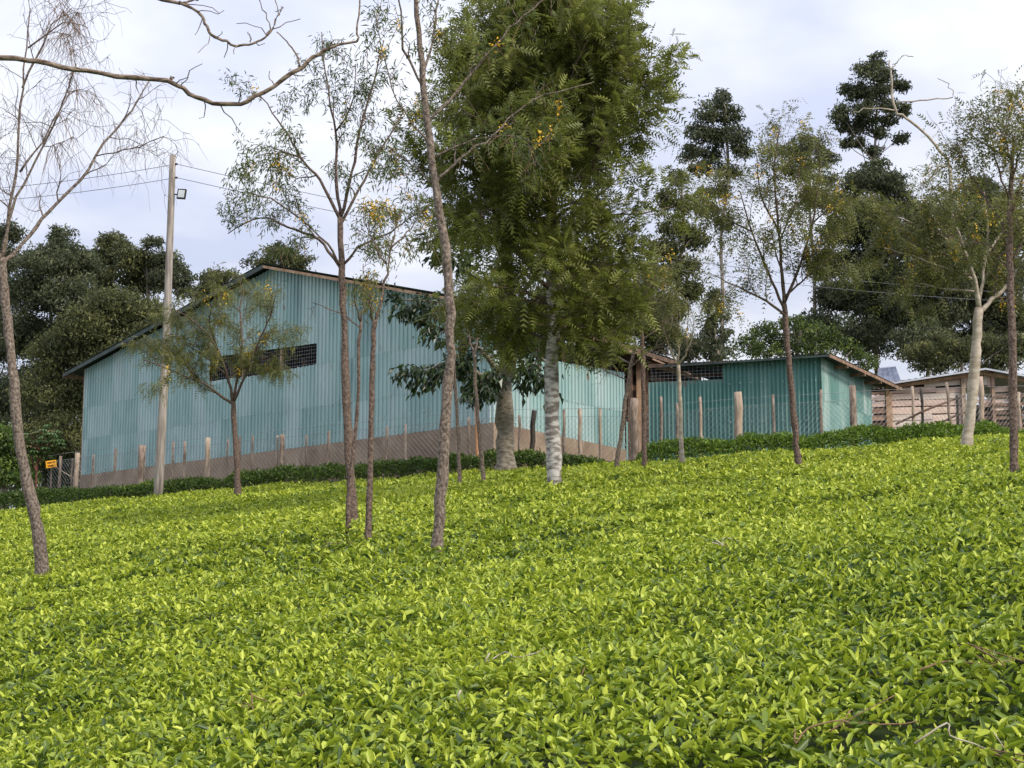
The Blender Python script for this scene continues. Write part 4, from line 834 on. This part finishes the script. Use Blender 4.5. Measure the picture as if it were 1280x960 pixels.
TT('dense_tree','dense blackish-green tree filling the gap before the barn eave',150,60,600,9,[(150,385,50,26),(110,410,40,28),(180,400,40,30),(80,440,40,32),(140,440,50,32),(190,430,30,28),(60,490,40,34),(100,490,40,34),(75,540,40,30),(30,560,40,30)],'euc2',75,GB, dens=1.0)
TT('gum_tree','small tree top peeping over the barn\'s longer roof slope',262,66,560,7,[(265,348,18,14),(285,345,16,12),(255,372,22,16),(275,375,20,16),(255,410,20,18)],'euc2',76,GB)
TT('gum_tree','rounded tree top rising directly behind the barn ridge',350,75,560,8,[(352,314,26,12),(375,322,18,10),(325,325,20,12),(355,335,34,14),(350,360,36,20)],'euc2',77,GB)
TT('gum_tree','tall gum tree with bare pole trunk and tapering crown above the shed window',897,78,520,7,[(900,122,15,12),(885,140,18,14),(910,145,16,14),(875,165,18,14),(920,168,20,14),(895,170,16,14),(862,190,16,13),(890,195,18,13),(930,188,14,12),(875,212,16,10),(910,215,16,12),(898,240,18,12),(885,262,16,10),(905,278,14,10)],'euc',78,GB)
TT('gum_tree','tallest gum tree with open crown behind the bare pale limb',1088,80,520,7,[(1095,75,11,10),(1080,92,18,14),(1105,92,16,14),(1065,112,18,14),(1095,115,20,14),(1125,105,12,12),(1050,140,14,12),(1080,135,18,12),(1110,132,16,12),(1130,138,10,10),(1088,150,18,12),(1070,160,14,10),(1112,150,14,10),(1060,178,10,8),(1092,188,12,8),(1055,155,12,10),(1100,165,14,8),(1125,172,12,8),(1075,178,10,7)],'euc',79,GB)
TT('gum_tree','heavy rounded gum tree crown below the tallest one',1092,74,520,9,[(1098,212,22,14),(1075,228,26,18),(1112,235,28,18),(1055,255,24,18),(1095,265,32,20),(1130,260,20,18),(1060,290,28,20),(1110,300,36,22),(1080,330,40,22),(1120,345,40,24),(1070,370,40,24),(1110,390,40,26),(1080,420,44,26)],'euc',80,GB)
TT('gum_tree','gum tree with flat-topped dark crown behind the airy olive tree',1010,76,520,8,[(1008,180,22,13),(990,190,20,12),(1030,195,18,12),(1000,210,26,14),(1035,222,16,12),(1020,245,22,14),(1045,290,20,18),(1030,330,22,20),(1045,370,24,22),(1020,410,30,22)],'euc',81,GB)
TT('gum_tree','loose olive gum tree between the feathery tree and the shed',850,72,520,8,[(848,222,14,12),(835,250,18,14),(858,255,18,14),(845,285,22,14),(870,300,20,14),(830,310,24,16),(855,330,26,16),(820,345,26,18),(860,360,22,16),(830,385,30,20),(790,370,30,20),(770,400,30,24)],'euc2',82,GB)
TT('conifer','dark pointed tree standing just above the shed slot window',893,62,520,8,[(893,368,8,8),(890,382,14,10),(898,395,16,10),(885,405,18,10),(897,418,22,12),(880,430,24,12),(900,440,24,12),(860,435,24,16)],'euc',83,GB)
TT('leafy_tree','yellow-green leafy tree billowing above the green shed roof',1000,52,520,10,[(990,405,22,12),(960,415,24,14),(1020,412,22,12),(935,428,22,12),(985,430,28,14),(1045,425,20,12),(1065,438,18,12),(1020,438,28,14),(955,440,26,12),(1085,452,14,12)],'lime',84,GB, leaf=.17, lw=.08)
TT('gum_tree','dark gum tree thicket rising behind the cowshed end nearest the green shed',1150,70,520,9,[(1160,270,26,18),(1140,300,30,20),(1175,310,34,22),(1150,345,36,22),(1185,350,36,24),(1140,380,36,22),(1170,395,40,24),(1150,425,40,24)],'euc',85,GB)
TT('gum_tree','dark gum tree rising behind the cowshed\'s gable',1230,72,520,9,[(1225,240,26,20),(1250,260,28,20),(1205,275,30,22),(1240,300,36,24),(1270,290,30,24),(1215,330,36,24),(1255,345,40,26),(1220,380,40,26),(1265,395,36,26),(1230,425,44,26)],'euc',86,GB)
TT('leafy_tree','mid-green bushy tree behind the cowshed roof',1165,56,520,9,[(1180,425,26,14),(1150,440,30,16),(1200,440,28,16),(1225,430,26,16),(1260,435,30,18),(1170,455,34,14),(1240,455,34,14)],'euc2',87,GB)
TT('dense_tree','dark tree behind the open eave where barn meets shed',730,64,520,9,[(740,350,34,22),(700,370,34,24),(770,395,34,22),(810,400,34,22),(740,410,40,24),(830,425,30,20)],'euc2',88,GB)
TT('shrub','low dark green shrub behind the fence next to the castor plant',15,50,600,6,[(12,545,20,16),(-8,560,24,20),(22,572,22,16),(0,590,30,18),(30,595,20,14)],'hedge',89,None, leaf=.2, lw=.09)
TT('shrub','dark shrub filling the gap between the sign and the barn corner',84,62,600,6,[(70,560,20,14),(95,568,18,14),(62,585,18,16),(84,592,20,16),(105,588,14,14),(72,608,22,14),(98,612,20,14)],'euc',91,None, leaf=.17, lw=.07)
# ------------------------------------------------------------------ castor plant by the fence
rk = np.random.default_rng(70); YKp = fenceY(45)+.3; b0 = P(45,600,YKp); gz = float(ground_z(b0[0],b0[1]))
cp = tree_root('castor_plant', b0, 'castor plant with red stems and hand-shaped leaves by the fence', None, 'plant')
stm = [px_path(q, YKp, (2.6,1.0)) for q in ([(45,610),(46,585),(48,565),(47,553)],[(46,590),(38,570),(33,556)],[(47,580),(58,560),(66,548)],[(48,565),(42,550),(44,540)],[(48,568),(56,550),(60,542)])]
s0 = stm[0][0]; s0[0,2] = gz-.1
for p in stm: V, F = tubes([p], 6); part('stem', V, F, M['stem_red'], cp, smooth=True)
tips = np.concatenate([p[0][-5:] for p in stm]); n = 0; Vs, Fs, Ts = [], [], []
for q in np.repeat(tips, 3, 0):
    pet = q+rk.normal(size=3)*np.array([.22,.15,.14]); az = rk.uniform(0,6.28); tn = .3+.5*rk.random()
    for j in range(7):
        aa = az+(j-3)*.62; d = np.array([[math.cos(aa), math.sin(aa), -.3]]); v, f, mm = leaves(pet[None], d, np.array([[0,0,1.]]), .24-.02*abs(j-3), .075); Vs.append(v); Fs.append(f+n); n += len(v); Ts += [tn+(.35 if rk.random()<.08 else 0)]*mm
part('leaf_cluster', np.concatenate(Vs), np.concatenate(Fs), M['castor'], cp, {'tint': np.clip(Ts,0,1)}, kind='stuff')

# ------------------------------------------------------------------ dry twigs lying on the tea
tw = [((560,905),(690,872),'long pale dry forked twig lying on the tea in the open middle of the field'),((1000,925),(1085,900),'curved brown dry twig lying on the tea towards the dry vine'),((1150,940),(1235,932),'pale arched dry vine lying on the tea'),((1195,850),(1275,842),'brown looping dry vine sunk among the tea tips'),((310,890),(375,872),'short bent brown twig lying on the tea'),((600,845),(690,832),'thin straw-coloured twig lying on the tea beyond the forked twig'),((385,695),(440,690),'brown dead leaf spray lying on the tea near the forked tree'),((890,690),(930,678),'small grey twig lying on the tea uphill of the dry vines')]
rw = np.random.default_rng(80)
for a, b, lab in tw:
    Ya = hit(*a); Yb = hit(*b); pa, pb = P(*a,Ya), P(*b,Yb); t = np.linspace(0,1,7)[:,None]; pts = pa+(pb-pa)*t; pts[:,:2] += rw.normal(size=(7,2))*.045
    pts[:,2] = tea_top(pts[:,0], pts[:,1])+.03+.02*rw.normal(size=7); main = smooth_path(pts, 3, np.linspace(.0038,.0016,7)*(Ya/6)**.5)
    root = empty('dry_twig', pts[0], lab, 'twig'); V, F = tubes([main], 6); part('stem', V, F, M['pod'] if 'brown' in lab else M['bark_p'], root, smooth=True)
    for c in spread(rw, main, 2, .3, .7, .12, .3, .6, 0, .3, .6): c[0][:,2] = tea_top(c[0][:,0], c[0][:,1])+.01; V, F = tubes([c], 5); part('side_twig', V, F, M['pod'], root, smooth=True)

# ------------------------------------------------------------------ far wood closing the view at ground level
rwd = np.random.default_rng(90); Pw, Cw = [], []
for k in range(230):
    x = rwd.uniform(-62, 62); y = rwd.uniform(92, 108); r = rwd.uniform(1.2, 2.6); gz = float(ground_z(x, y)); zt = gz+rwd.uniform(.3, 5.5)+(2.5 if x < -20 else 1)
    m = 120; v = rand_unit(m, rwd); Pw.append(np.array([x,y,zt])+v*r*rwd.uniform(.5,1.05,m)[:,None]*np.array([1.2,1,.85])); Cw.append(np.full(m, .35+.15*rwd.normal()))
pos = np.concatenate(Pw); n = len(pos); V, F, mm = leaves(pos, rand_unit(n, rwd), rand_unit(n, rwd), .7, .35)
tag(part('woodland', V, F, M['euc'], attrs={'tint': np.repeat(np.clip(np.concatenate(Cw)+.15*rwd.normal(size=n),0,1), mm)}), 'dark distant wood filling the view low behind the buildings', 'woodland', kind='stuff')
